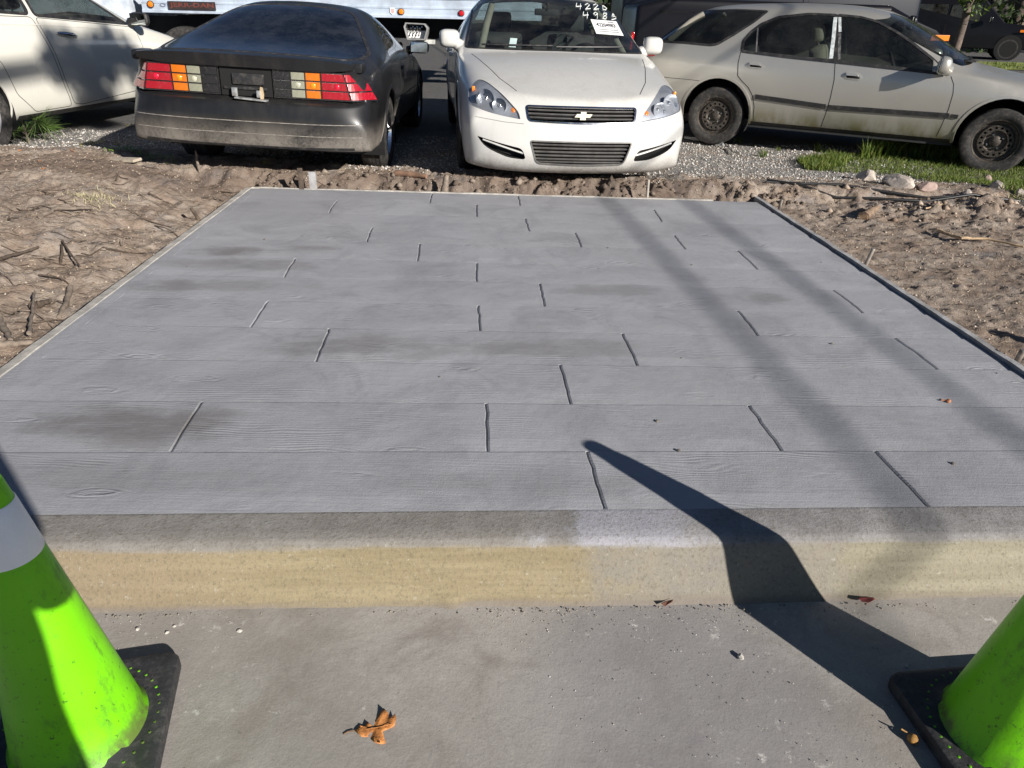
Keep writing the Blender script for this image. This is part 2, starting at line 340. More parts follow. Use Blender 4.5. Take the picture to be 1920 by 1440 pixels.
def kerb():
    prof=[(.02,-.02),(0,-.0035),(-.045,-.004),(-.095,-.006),(-.122,-.011),(-.138,-.021),(-.150,-.038),(-.166,-.07),(-.184,-.105),(-.200,-.135),(-.212,-.155),(-.222,-.170),(-.235,-.20)]
    # fine subdivision
    pr=[]
    for a,b in zip(prof[:-1],prof[1:]):
        for k in range(3): pr.append((a[0]+(b[0]-a[0])*k/3,a[1]+(b[1]-a[1])*k/3))
    pr.append(prof[-1]); xs=np.concatenate([np.arange(-9,-2.2,.3),np.arange(-2.2,2.3,.02),np.arange(2.3,9.1,.3)]); V=[];F=[]
    rough=fbm(xs*9,xs*0+.3,4,77)*.010; m=len(pr)
    chip=np.exp(-((xs+.155)/.028)**2)*.02
    for i,x in enumerate(xs):
        for k,(dy,z) in enumerate(pr):
            e=1 if k<4 else 0
            bot=1 if z<-.14 else 0
            V.append((x,kerb_y(x)+dy+rough[i]*(.25+.5*e)+bot*(rough[i]*.6-chip[i]*.5),z+rough[i]*.15*(1-e)))
    for i in range(len(xs)-1):
        for k in range(m-1): F.append((i*m+k,(i+1)*m+k,(i+1)*m+k+1,i*m+k+1))
    n=NT('painted_kerb'); x,y,z=n.xyz()[:3]
    a=n.noise(2.1,5,.6); b=n.noise(9,6,.65); f=n.noise(95,4,.75); st=n.noise(5,6,.65,co=n.coord((.35,1,6)))
    grey=n.mix(n.map(b,.35,.7),(.215,.205,.20),(.30,.29,.285)); yel=n.mix(n.map(st,.35,.7),(.222,.182,.11),(.288,.24,.152)); pale=n.mix(n.map(st,.35,.7),(.225,.203,.148),(.285,.26,.195))
    tan=n.mix(n.map(b,.4,.7),(.235,.212,.172),(.205,.192,.172))
    zz=n.mth('ADD',z,n.mth('MULTIPLY',n.mth('SUBTRACT',st,.5),.05))
    xw=n.mth('ADD',x,n.mth('MULTIPLY',n.mth('SUBTRACT',b,.5),.55))
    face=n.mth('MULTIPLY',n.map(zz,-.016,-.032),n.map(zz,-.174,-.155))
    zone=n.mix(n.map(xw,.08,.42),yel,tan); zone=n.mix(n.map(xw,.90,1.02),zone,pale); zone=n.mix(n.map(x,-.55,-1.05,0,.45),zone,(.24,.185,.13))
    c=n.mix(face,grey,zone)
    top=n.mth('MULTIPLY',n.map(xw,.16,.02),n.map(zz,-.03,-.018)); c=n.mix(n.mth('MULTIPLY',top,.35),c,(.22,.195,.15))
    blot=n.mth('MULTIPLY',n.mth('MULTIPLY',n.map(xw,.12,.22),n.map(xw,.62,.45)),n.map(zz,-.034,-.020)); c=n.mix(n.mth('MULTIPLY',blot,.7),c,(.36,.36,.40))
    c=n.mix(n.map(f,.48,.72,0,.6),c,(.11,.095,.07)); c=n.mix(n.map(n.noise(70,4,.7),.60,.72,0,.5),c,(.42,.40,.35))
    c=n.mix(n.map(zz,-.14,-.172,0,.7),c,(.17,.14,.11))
    h=n.mth('ADD',n.mth('MULTIPLY',f,.8),b)
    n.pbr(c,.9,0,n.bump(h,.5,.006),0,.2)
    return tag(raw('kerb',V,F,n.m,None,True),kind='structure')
kerb()
# stamped slab: base plus individual planks
def slab_mat(name, joint=False):
    n=NT(name); info=n.n('ShaderNodeObjectInfo'); rnd=info.outputs['Random']
    geo=n.n('ShaderNodeNewGeometry'); wp=geo.outputs['Position']
    mp=n.n('ShaderNodeMapping'); n.L(wp,mp.inputs[0]); off=n.n('ShaderNodeCombineXYZ'); n.L(n.mth('MULTIPLY',rnd,37),off.inputs[0]); n.L(n.mth('MULTIPLY',rnd,11),off.inputs[1]); n.L(off.outputs[0],mp.inputs['Location'])
    def sc(s):
        q=n.n('ShaderNodeMapping'); n.L(mp.outputs[0],q.inputs[0]); q.inputs['Scale'].default_value=s; return q.outputs[0]
    warp=n.noise(1.0,3,.5,co=sc((1.6,5,1)))
    x,y,z=n.xyz(mp.outputs[0])[:3]
    kd=n.voro(1.0,co=sc((1.7,5.2,1)))                                         # knots pull the grain lines round
    yy=n.mth('ADD',y,n.mth('MULTIPLY',warp,.11)); yy=n.mth('ADD',yy,n.mth('MULTIPLY',n.map(kd,.42,.0),.07))
    ln=n.mth('SINE',n.mth('MULTIPLY',yy,430)); ln2=n.noise(1,5,.65,co=sc((5,110,1)))
    gm=n.map(n.noise(1,4,.6,co=sc((1.5,4,1))),.50,.68)                       # where the stamp bit in
    kd=n.mth('ADD',kd,n.mth('MULTIPLY',n.mth('SUBTRACT',n.noise(1,4,.6,co=sc((7,24,1))),.5),.22)); ring=n.mth('MULTIPLY',n.mth('MULTIPLY',n.mth('SINE',n.mth('MULTIPLY',kd,70)),n.map(kd,.26,.05)),n.map(n.noise(1,3,.5,co=sc((9,30,1))),.4,.6))
    fine=n.noise(170,4,.7,co=wp); med=n.noise(22,5,.6,co=wp); lump=n.noise(3.2,4,.55,co=wp)
    h=n.mth('ADD',n.mth('MULTIPLY',n.mth('MULTIPLY',ln,gm),.13),n.mth('MULTIPLY',ln2,.28)); h=n.mth('ADD',h,n.mth('MULTIPLY',ring,.34)); h=n.mth('ADD',h,n.mth('MULTIPLY',fine,.25)); h=n.mth('ADD',h,n.mth('MULTIPLY',med,.30)); h=n.mth('ADD',h,n.mth('MULTIPLY',lump,1.4))
    a=n.noise(.8,5,.6,co=wp,dist=.5); c=n.mix(n.map(a,.3,.7),(.315,.318,.332),(.375,.378,.395)); c=n.mix(n.mth('MULTIPLY',n.map(n.mth('MULTIPLY',ln,gm),.2,1.0),.06),c,(.22,.22,.23))
    c=n.mix(n.map(rnd,0,1,0,.35),c,(.30,.30,.32)); c=n.mix(n.map(n.noise(2.6,6,.7,co=wp,dist=.8),.42,.68,0,.62),c,(.235,.236,.25)); c=n.mix(n.map(n.noise(1,5,.7,co=sc((4,26,1))),.55,.72,0,.30),c,(.25,.245,.25)); c=n.mix(n.map(fine,.45,.8,0,.25),c,(.48,.48,.485))
    # damp patches
    W=n.xyz(wp); px,py=W[0],W[1]; ds=None
    wv=n.noise(3.5,5,.65,co=wp); wv2=n.noise(1,4,.6,co=sc((3,14,1)))
    for (u,v,rx,ry,s) in ((250,795,.40,.16,1.0),(425,470,.26,.12,.95),(470,495,.55,.10,.55),(330,535,.30,.11,.75),(700,650,.45,.13,.7),(1150,545,.34,.10,.55),(1440,560,.14,.09,.6),(230,890,.8,.1,.35),(590,465,.16,.06,.6),(1010,655,.35,.10,.6),(1120,650,.22,.12,.5),(420,535,.5,.1,.5),(920,905,.5,.1,.35)):
        p=pix(u,v,0); e=n.mth('ADD',n.mth('POWER',n.mth('ABSOLUTE',n.mth('DIVIDE',n.mth('SUBTRACT',px,p.x),rx)),2),n.mth('POWER',n.mth('ABSOLUTE',n.mth('DIVIDE',n.mth('SUBTRACT',py,p.y),ry)),2))
        e=n.mth('ADD',e,n.mth('MULTIPLY',n.mth('SUBTRACT',n.mth('ADD',wv,n.mth('MULTIPLY',wv2,.9)),.95),3.0)); e=n.mth('MULTIPLY',n.map(e,1.25,-.1),s); ds=e if ds is None else n.mth('MAXIMUM',ds,e)
    ds=n.mth('MULTIPLY',ds,n.map(wv2,.25,.55,.55,1)); c=n.mix(n.mth('MULTIPLY',ds,.85),c,(.17,.16,.155))
    n.pbr(c,n.mth('SUBTRACT',.62,n.mth('MULTIPLY',ds,.1)),0,n.bump(h,.5,.009),0,.35); return n.m
MT['slab']=slab_mat('stamped_concrete')
def yrow(k,x):                                   # joint lines, measured row by row: 0 = back edge, 12 = kerb edge
    lines=[((-2.12,5.72),(1.9,5.61)),((-2.1,5.40),(1.9,5.29)),((-2.1,5.03),(1.95,4.95)),((-2.1,4.68),(2,4.63)),((-2.1,4.335),(2.05,4.32)),((-2.1,3.985),(2.05,3.96)),((-2.1,3.655),(2.1,3.645)),((-2.1,3.305),(2.1,3.315)),((-2.1,2.965),(2.1,3.02)),((-2.1,2.61),(2.1,2.70)),((-2.1,2.255),(2.1,2.385)),((-2.1,1.905),(2.1,2.085)),((-2.1,kerb_y(-2.1)),(2.1,kerb_y(2.1)))]
    (xa,ya),(xb,yb)=lines[k]; return ya+(yb-ya)*(x-xa)/(xb-xa)
def build_slab():
    xl0,xr0=slab_left(1.6)+.05,slab_right(1.6)-.02
    base=MB(); P=[(slab_left(kerb_y(-2)),kerb_y(-2)+.004),(slab_right(kerb_y(2)),kerb_y(2)+.004),(slab_right(5.6),back_y(1.9)),(slab_left(5.72),back_y(-2.1))]
    base.prism(P,'z',-.15,-.009); b=tag(base.build('slab',MT['slab']),kind='structure')
    joints={0:[(808,366,807,376),(971,371,975,385),(628,376,620,396)],1:[(893,384,894,405),(1225,392,1240,414)],2:[(984,409,992,434)],3:[(697,427,688,452),(1079,438,1090,463),(1264,441,1285,467)],
        4:[(786,458,783,488),(1384,472,1416,499)],5:[(553,484,536,514),(893,493,893,528)],6:[(1012,535,1020,572),(1519,505,1566,540)],7:[(503,563,470,612),(896,572,900,620),(1350,537,1384,577)],
        8:[(616,617,592,675),(1166,626,1194,681),(1622,585,1752,686)],9:[(1050,685,1068,750)],10:[(377,753,322,840),(911,755,914,838),(1400,755,1460,836)],11:[(1100,842,1130,938),(1640,845,1737,945)]}
    joints[0]=[(808,366,807,376),(971,371,975,385)]; joints[1]=[(632,375,618,396),(893,384,894,405),(1225,392,1240,414)]
    rw=np.random.default_rng(3)
    for k in range(12):
        js=[]
        for (u0,v0,u1,v1) in joints.get(k,[]):
            a,c=pix(u0,v0,0),pix(u1,v1,0); js.append((a,c))
        js.sort(key=lambda q:q[0].x)
        N=10
        def edge(j,t):                             # x of joint j at row fraction t (0 back .. 1 front)
            return js[j][0].x+(js[j][1].x-js[j][0].x)*t
        for p in range(len(js)+1):
            V=[];F=[]; sd=rw.integers(0,9999); gapL=.0038 if p>0 else 0; gapR=.0038 if p<len(js) else 0
            ts=np.concatenate([[0,.028],np.linspace(.12,.78,N-2),[1.0]]); Lx=[];Rx=[]
            wob=lambda q,s: float(fbm(np.array([q*7.0]),np.array([s*1.7]),3,5)[0])*.012
            for t in ts:
                ym=yrow(k,0)*(1-t)+yrow(k+1,0)*t
                Lx.append((edge(p-1,t)+gapL+wob(t,k*9+p)) if p>0 else slab_left(ym)+.075)
                Rx.append((edge(p,t)-gapR+wob(t,k*9+p+1)) if p<len(js) else slab_right(ym)-.012)
            M=14; g=.0003; ms=lambda L_,R_2: np.concatenate([[L_,L_+.0065],np.linspace(L_+.10,R_2-.05,M-3),[R_2-.002,R_2]])
            top=[]
            for i,t in enumerate(ts):
                mm=ms(Lx[i],Rx[i])
                for m in range(M+1):
                    x=float(mm[m]); y0=yrow(k,x)-g; y1=yrow(k+1,x)+g; y1=y1-(.006 if k==11 else 0)
                    y=y0+(y1-y0)*t; top.append((x,y))
            def inset(i,m):
                e=0
                if i in (0,N): e=max(e,1)
                if (m==0 and p>0) or (m==M and p<len(js)): e=max(e,1.3)
                return e
            for q,(x,y) in enumerate(top):
                i,m=divmod(q,M+1); V.append((x,y,.0008*float(np.sin(x*5+k*2.1))*(1 if 0<i<N else 0)-(.0029+.0009*float(np.sin(x*9+k*3)) if (i==0 and k>0) else 0)-(.0029+.0009*float(np.sin(x*9+(k+1)*3)) if (i==N and k<11) else 0)-(.0028 if (m==0 and p>0) else 0)-(.0015 if (m==M and p<len(js)) else 0)-(.0034 if (k==11 and i==N) else 0)))
            nb=len(V)
            for i in range(N):
                for m in range(M): F.append((i*(M+1)+m,(i+1)*(M+1)+m,(i+1)*(M+1)+m+1,i*(M+1)+m+1))
            ring=[m for m in range(M+1)]+[i*(M+1)+M for i in range(1,N+1)]+[N*(M+1)+m for m in range(M-1,-1,-1)]+[i*(M+1) for i in range(N-1,0,-1)]
            for q in ring: V.append((V[q][0],V[q][1],-.02))
            for a in range(len(ring)): c2=(a+1)%len(ring); F.append((ring[a],ring[c2],nb+c2,nb+a))
            raw('plank',V,F,MT['slab'],b,True).data.set_sharp_from_angle(angle=R_(2.5))
    # smooth trowelled band along the left side
    V=[];F=[]
    ys=np.linspace(kerb_y(-2)+.01,5.70,40)
    for y in ys: xl=slab_left(y); V+=[(xl+.006,y,-.012),(xl+.007,y,-.001),(xl+.03,y,.0),(xl+.073,y,-.001),(xl+.074,y,-.02)]
    for i in range(39):
        for k in range(4): F.append((i*5+k,i*5+k+1,(i+1)*5+k+1,(i+1)*5+k))
    raw('edge_band',V,F,MT['slab'],b,False)
    return b
build_slab()
# formwork boards
MT['form']=simple('pale_form_wood',(.46,.43,.38),.9,var=.3,vs=14,bump=.5,bs=60,dirt=((.30,.30,.30),.8))
MT['formg']=simple('grey_form_wood',(.30,.30,.305),.9,var=.35,vs=12,bump=.5,bs=60,dirt=((.38,.33,.27),.6))
def board(name,label,pts,w,z0,z1,mat,side=1):
    V=[];F=[]; P=resample([p[:2] for p in pts],.12); n=len(P)
    for i,p in enumerate(P):
        t=(P[min(i+1,n-1)]-P[max(i-1,0)]).normalized(); q=Vector((t.y,-t.x))*side; j=(rng.random()-.5)*.004
        a=p+q*j; b_=p+q*(w+j); zt=z1+(rng.random()-.5)*.005
        V+=[(a.x,a.y,z0),(a.x,a.y,zt),(b_.x,b_.y,zt-.002),(b_.x,b_.y,z0)]
    for i in range(n-1):
        for k in range(4): F.append((i*4+k,i*4+(k+1)%4,(i+1)*4+(k+1)%4,(i+1)*4+k))
    F+=[(0,1,2,3),((n-1)*4+3,(n-1)*4+2,(n-1)*4+1,(n-1)*4)]
    o=raw(name,V,F,mat); o.data.materials[0]=mat; tag(o,label,'form board'); return o
board('form_board','pale concrete-smeared form board along the slab side beside the root-filled soil',[(slab_left(1.75)+.010,1.75),(slab_left(5.72)+.010,5.72)],.045,-.14,.004,MT['form'],-1)
board('form_board','grey form board standing proud of the slab beside the steel pins',[(slab_right(1.8)-.002,1.8),(slab_right(5.75)-.002,5.78)],.034,-.13,.016,MT['formg'],1)
board('form_board','thin pale form board along the slab end under the parked cars',[(slab_left(5.72),back_y(-2.1)+.004),(1.55,back_y(1.55)+.004)],.025,-.12,.006,MT['form'],-1)
# ---------------------------------------------------------------- car builder
def rpoly(pts, r=.03, n=4):                       # round the corners of a polygon
    out=[]; m=len(pts)
    for i in range(m):
        p=Vector(pts[i][:2]); a=Vector(pts[i-1][:2]); b=Vector(pts[(i+1)%m][:2]); rr=pts[i][2] if len(pts[i])>2 else r
        if rr<=0: out.append((p.x,p.y)); continue
        ra=min(rr,(a-p).length*.48); rb=min(rr,(b-p).length*.48)
        s=p+(a-p).normalized()*ra; e=p+(b-p).normalized()*rb
        for k in range(n+1):
            t=k/n; q=s*(1-t)**2+p*2*t*(1-t)+e*t*t; out.append((q.x,q.y))
    return out
def circ(cx,cz,r,a0,a1,n): return [(cx+r*math.cos(R_(a0+(a1-a0)*k/n)), cz+r*math.sin(R_(a0+(a1-a0)*k/n))) for k in range(n+1)]
def inpoly(p, poly):
    x,y=p; c=False; j=len(poly)-1
    for i in range(len(poly)):
        xi,yi=poly[i]; xj,yj=poly[j]
        if (yi>y)!=(yj>y) and x<(xj-xi)*(y-yi)/(yj-yi)+xi: c=not c
        j=i
    return c
AX={'y':(0,2),'x':(1,2),'z':(0,1)}
class Car:
    def __init__(s, name, label, cat, loc, rot, stations, lcrease={}, rcrease={}, level=3, group=None):
        s.root=empty(name, loc, rot); tag(s.root, label, cat, group)
        s.M=Matrix.Translation(loc)@(Matrix.Rotation(rot[2],4,'Z')@Matrix.Rotation(rot[1],4,'Y')@Matrix.Rotation(rot[0],4,'X')); s.Mi=s.M.inverted()
        bm=bmesh.new(); cr=bm.edges.layers.float.new('crease_edge'); rings=[]
        for xs,pts in stations:
            if not isinstance(xs,(list,tuple)): xs=[xs]*9
            h=[bm.verts.new((xs[i],pts[i][0],pts[i][1])) for i in range(9)]
            m=[h[0]]+[bm.verts.new((xs[i],-pts[i][0],pts[i][1])) for i in range(1,8)]+[h[8]]
            rings.append((h,m))
        for r in range(len(rings)-1):
            for sd in (0,1):
                A,B=rings[r][sd],rings[r+1][sd]
                for i in range(8):
                    f=(A[i],A[i+1],B[i+1],B[i]); bm.faces.new(f if sd else f[::-1])
        for r,fl in ((rings[0],0),(rings[-1],1)):
            for sd in (0,1):
                A=r[sd]
                for f in ((A[0],A[1],A[7],A[8]),(A[1],A[2],A[6],A[7]),(A[2],A[3],A[5],A[6]),(A[3],A[4],A[5])):
                    bm.faces.new(f if (sd^fl) else f[::-1])
        bmesh.ops.recalc_face_normals(bm, faces=bm.faces[:])
        for li,(a,b,w) in lcrease.items():
            for r in range(a,b):
                for sd in (0,1):
                    e=bm.edges.get((rings[r][sd][li],rings[r+1][sd][li]))
                    if e: e[cr]=w
        for ri,(a,b,w) in [(k,t) for k,v in rcrease.items() for t in (v if isinstance(v,list) else [v])]:
            for i in range(a,b):
                for sd in (0,1):
                    e=bm.edges.get((rings[ri][sd][i],rings[ri][sd][i+1]))
                    if e: e[cr]=w
        me=bpy.data.meshes.new('cage'); bm.to_mesh(me); bm.free(); o=bpy.data.objects.new('cage',me); COL.objects.link(o)
        sb=o.modifiers.new('s','SUBSURF'); sb.levels=sb.render_levels=level; sb.boundary_smooth='ALL'
        dg=bpy.context.evaluated_depsgraph_get(); ev=o.evaluated_get(dg)
        s.shell=bpy.data.meshes.new_from_object(ev); bpy.data.objects.remove(o); bpy.data.meshes.remove(me)
        s.sv=[v.co.copy() for v in s.shell.vertices]; s.sn=[v.normal.copy() for v in s.shell.vertices]; s.sp=[tuple(p.vertices) for p in s.shell.polygons]
        s.bvh=BVHTree.FromPolygons(s.sv, s.sp)
        s.bm=bmesh.new(); s.bm.from_mesh(s.shell); s.lay=s.bm.faces.layers.int.new('part'); s.tags={}
        s.parts=[]
    def px(s, u, v, y=None, x=None):              # photograph pixel -> local point on the plane y or x = const
        d=s.Mi.to_3x3()@(_r*((u-960)/FPX)-_u*((v-720)/FPX)+_f0); o=s.Mi@Vector((0,0,CAMZ))
        t=(y-o.y)/d.y if y is not None else (x-o.x)/d.x
        return o+d*t
    def nrm(s, idx, loc):
        vs=s.sp[idx]; w=interpolate.poly_3d_calc([s.sv[i] for i in vs], loc); n=Vector((0,0,0))
        for i,k in zip(vs,w): n+=s.sn[i]*k
        return n.normalized()
    def hit(s, axis, a, b, side):                 # first surface point seen along an axis from outside
        if axis=='y': o,d=Vector((a,side*4,b)),Vector((0,-side,0))
        elif axis=='x': o,d=Vector((side*6,a,b)),Vector((-side,0,0))
        else: o,d=Vector((a,b,side*4)),Vector((0,0,-side))
        l,n,i,t=s.bvh.ray_cast(o,d)
        for k in range(60):                        # beside the silhouette: slide inwards until the ray meets the body
            if l is not None: break
            if axis=='y': o.z-=.006; o.x*=.997
            else: o.y*=.985
            l,n,i,t=s.bvh.ray_cast(o,d)
        if l is None: l,n,i,t=s.bvh.find_nearest(o+d*(3.1 if axis=='y' else 3.7))
        return l, s.nrm(i,l)
    def cut(s, name, poly, axis='y', pred=None, over=(0,)):
        t=s.tags.setdefault(name,len(s.tags)+1); ia,ib=AX[axis]
        xs=[p[0] for p in poly]; ys=[p[1] for p in poly]; x0,x1,y0,y1=min(xs),max(xs),min(ys),max(ys)
        def ok(f):
            c=f.calc_center_median()
            return f[s.lay] in over and (pred is None or pred(c,f.normal)) and abs(f.normal[{'x':0,'y':1,'z':2}[axis]])>.12
        def bb(f,a0,a1,b0,b1,e=.002):
            A=[v.co[ia] for v in f.verts]; B=[v.co[ib] for v in f.verts]
            return max(A)>=a0-e and min(A)<=a1+e and max(B)>=b0-e and min(B)<=b1+e
        cand=[f for f in s.bm.faces if ok(f) and bb(f,x0,x1,y0,y1)]
        for i in range(len(poly)):
            p,q=poly[i],poly[(i+1)%len(poly)]; dx,dy=q[0]-p[0],q[1]-p[1]
            if dx*dx+dy*dy<1e-10: continue
            a0,a1,b0,b1=min(p[0],q[0]),max(p[0],q[0]),min(p[1],q[1]),max(p[1],q[1])
            S=[f for f in cand if bb(f,a0,a1,b0,b1)]; ss=set(S); rest=[f for f in cand if f not in ss]
            if not S: continue
            g=set(S)
            for f in S: g.update(f.edges); g.update(f.verts)
            co=[0,0,0]; no=[0,0,0]; co[ia],co[ib]=p; no[ia],no[ib]=-dy,dx
            r=bmesh.ops.bisect_plane(s.bm, geom=list(g), dist=1e-5, plane_co=co, plane_no=no)
            cand=rest+[f for f in r['geom'] if isinstance(f,bmesh.types.BMFace)]
        for f in cand:
            if f.is_valid:
                c=f.calc_center_median()
                if inpoly((c[ia],c[ib]),poly) and ok(f): f[s.lay]=t
    def remove(s, name):
        t=s.tags.pop(name); bmesh.ops.delete(s.bm, geom=[f for f in s.bm.faces if f[s.lay]==t], context='FACES')
    def extract(s, tagname, name, mat, parent=None, split=False, off=0, sel=None):
        t=s.tags.get(tagname,0); out=[]
        for sd in ((1,-1) if split else (0,)):
            fs=[f for f in s.bm.faces if f[s.lay]==t and (not sd or f.calc_center_median().y*sd>0) and (sel is None or sel(f.calc_center_median()))]
            if not fs: continue
            idx={}; V=[]; F=[]
            for f in fs:
                q=[]
                for v in f.verts:
                    if v.index not in idx or True:
                        k=idx.get(v)
                        if k is None: k=idx[v]=len(V); V.append(v.co.copy())
                    q.append(k)
                F.append(q)
            N=[]
            for v in V:
                l,n,i,d=s.bvh.find_nearest(v); N.append(s.nrm(i,l))
            me=bpy.data.meshes.new(name); me.from_pydata([tuple(v+n*off) for v,n in zip(V,N)],[],F); me.update(); me.shade_smooth()
            me.normals_split_custom_set_from_vertices([tuple(n) for n in N])
            out.append(obj(name,me,mat,parent or s.root))
        return out
    def strip(s, name, path, axis, side, w, h, mat, parent=None, closed=False, step=.03, sink=.006, at=None, taper=False):
        P=resample(path,step,closed); L=[]
        for p in P:
            l,n=s.hit(axis,p.x,p.y,side); L.append((l,n))
        V=[];F=[]; m=len(L)
        for i,(l,n) in enumerate(L):
            a=L[(i-1)%m][0] if closed or i>0 else l; b=L[(i+1)%m][0] if closed or i<m-1 else l
            t=(b-a).normalized(); c=n.cross(t).normalized(); k=1
            if taper and not closed: k=min(1,.25+min(i,m-1-i)*.4)
            V += [l+c*w*.5-n*sink, l+c*w*.5*.85+n*h*k, l-c*w*.5*.85+n*h*k, l-c*w*.5-n*sink]
        for i in range(m if closed else m-1):
            j=(i+1)%m
            for k in range(3): F.append((i*4+k, i*4+k+1, j*4+k+1, j*4+k))
        if not closed: F += [(0,1,2,3),((m-1)*4+3,(m-1)*4+2,(m-1)*4+1,(m-1)*4)]
        b=MB().add(V,F); return b.build(name,mat,parent or s.root,40)
    def patch(s, name, poly, axis, side, h, mat, parent=None, lip=.004, step=.04):   # raised pad following the surface
        P=resample(poly,step,True); c=sum((Vector(p) for p in poly),Vector((0,0)))/len(poly)
        rings=[(1,-.004),(1,h*.7),(.93,h),(.5,h),(.0,h)]; V=[];F=[]; m=len(P)
        for k,(sc,hh) in enumerate(rings):
            for p in P:
                q=c+(p-c)*sc; l,n=s.hit(axis,q.x,q.y,side); V.append(l+n*hh)
        for k in range(len(rings)-1):
            for i in range(m): F.append((k*m+i,k*m+(i+1)%m,(k+1)*m+(i+1)%m,(k+1)*m+i))
        return MB().add(V,F).build(name,mat,parent or s.root,50)
    def arches(s, axles, R, zc, w_in=.42, lipw=.03, mat=None):
        for ax,r in axles:
            s.cut('arch', circ(ax,zc,r,-40,220,28), 'y', lambda c,n: abs(c.y)>.5 and c.z<zc+r+.1)
        s.remove('arch')
        for ax,r in axles:
            for sd in (1,-1):
                yo=abs(s.hit('y',ax,zc+r+.03,sd)[0].y); V=[];F=[]
                A=circ(0,0,r+.012,-25,205,24); n=len(A)
                for q in (yo-.012,w_in): V+=[Vector((ax+a,sd*q,zc+b)) for a,b in A]
                V.append(Vector((ax,sd*w_in,zc)))
                for i in range(n-1): F+=[(i,i+1,n+i+1,n+i),(n+i,n+i+1,2*n)]
                raw('wheel_well',V,F,MT['dark'],s.root)
                if mat: s.strip('arch_lip', circ(ax,zc,r+lipw*.5,-12,192,24),'y',sd,lipw,.007,mat)
def wheel(parent, loc, R, W, rimR, side, style, tyre_mat, rim_mat, steer=0, holes=16):
    # axle along local y; outer face towards side
    M=TR(loc,rz=steer)@Matrix.Rotation(-math.pi/2*side,4,'X')       # lathe z -> outward
    h=W/2
    w=MB(); r=rimR
    prof=[(r*1.0,-h*.9),(r*.98,-h*.2),(r*.90,h*.30),(r*.93,h*.62),(r*1.02,h*.80),(r*1.02,h*.88),(r*.95,h*.86),(r*.90,h*.60)]
    w.lathe(prof,40,M)
    if style=='steel':
        d=h*.42                                    # dished disc with a ring of real round holes
        w.lathe([(r*.90,h*.45),(r*.80,d),(r*.72,h*.60)],40,M); w.lathe([(r*.50,h*.62),(r*.42,h*.36),(r*.26,h*.36),(r*.24,h*.50),(r*.17,h*.62),(0.001,h*.64)],40,M)
        a0,a1=r*.50,r*.72; V=[];F=[]; hr=r*.060; rm=(a0+a1)/2
        for k in range(holes):
            t0=2*math.pi*k/holes; dt=2*math.pi/holes; b=len(V)
            sq=[]; 
            for (rr,tt) in ((a0,0),(a0,.5),(a0,1),(rm,1),(a1,1),(a1,.5),(a1,0),(rm,0)): sq.append((rr*math.cos(t0+tt*dt),rr*math.sin(t0+tt*dt)))
            cx,cy=rm*math.cos(t0+dt/2),rm*math.sin(t0+dt/2)
            for x,y in sq: V.append(M@Vector((x,y,h*.61)))
            for x,y in sq:
                q=Vector((x-cx,y-cy)).normalized()*hr; V.append(M@Vector((cx+q.x,cy+q.y,h*.61)))
            for x,y in sq:
                q=Vector((x-cx,y-cy)).normalized()*hr; V.append(M@Vector((cx+q.x,cy+q.y,h*.48)))
            for i in range(8):
                j=(i+1)%8; F+=[(b+i,b+j,b+8+j,b+8+i),(b+8+i,b+8+j,b+16+j,b+16+i)]
        w.add(V,F)
    elif style=='spoke':
        w.lathe([(r*.9,h*.3),(r*.2,h*.25),(.001,h*.25)],40,M)
        for k in range(5):
            a=2*math.pi*k/5; Q=M@Matrix.Rotation(a,4,'Z'); w.rbox(r*.1,r*.93,-r*.13,r*.13,h*.45,h*.72,.01,Q)
        w.lathe([(r*.26,h*.4),(r*.24,h*.78),(.001,h*.8)],24,M)
    else:
        w.lathe([(r*.95,h*.6),(r*.8,h*.75),(r*.4,h*.7),(r*.2,h*.8),(.001,h*.82)],40,M)
    ro=w.build('wheel',rim_mat,parent,40)
    t=MB(); tp=[(r*.98,-h*.86),(r*1.08,-h*.96),((R+r)*.5,-h*1.04),(R*.955,-h*.93),(R*.995,-h*.72),(R,0),(R*.995,h*.72),(R*.955,h*.93),((R+r)*.5,h*1.04),(r*1.08,h*.97),(r*.98,h*.86)]
    t.lathe(tp,56,M)
    t.build('tyre',tyre_mat,ro,38)
    g=MB()
    for zz in (-.45,-.15,.15,.45): g.lathe([(R*1.0005,h*(zz-.035)),(R*1.003,h*zz),(R*1.0005,h*(zz+.035))],48,M)
    g.build('tread_groove',MT['seam'],ro)
    if style=='steel':
        for k in range(4):
            a=2*math.pi*k/4+.5; q=MB(); q.lathe([(.011,0),(.011,.022),(.006,.03),(.001,.031)],8,M@TR((r*.33*math.cos(a),r*.33*math.sin(a),h*.36))); q.build('lug_nut',MT['chrome'],ro,30)
    return ro
def seat(parent, x, y, mat, w=.26, back=.62, z=.32, name='seat', rear=False):
    s=MB(); s.rbox(x-.22,x+.30,y-w,y+w,z,z+.20,.06); Q=TR((x-.22,y,z+.15),ry=R_(-14))
    s.rbox(-.09,.07,-w,w,0,back,.06,Q); o=s.build(name,mat,parent,60)
    h=MB(); h.rbox(-.06,.05,-.14,.14,back+.03,back+.20,.04,Q); h.rbox(-.01,.0,-.06,-.045,back-.02,back+.05,.002,Q); h.rbox(-.01,.0,.045,.06,back-.02,back+.05,.002,Q); h.build('headrest',mat,o,60)
    return o
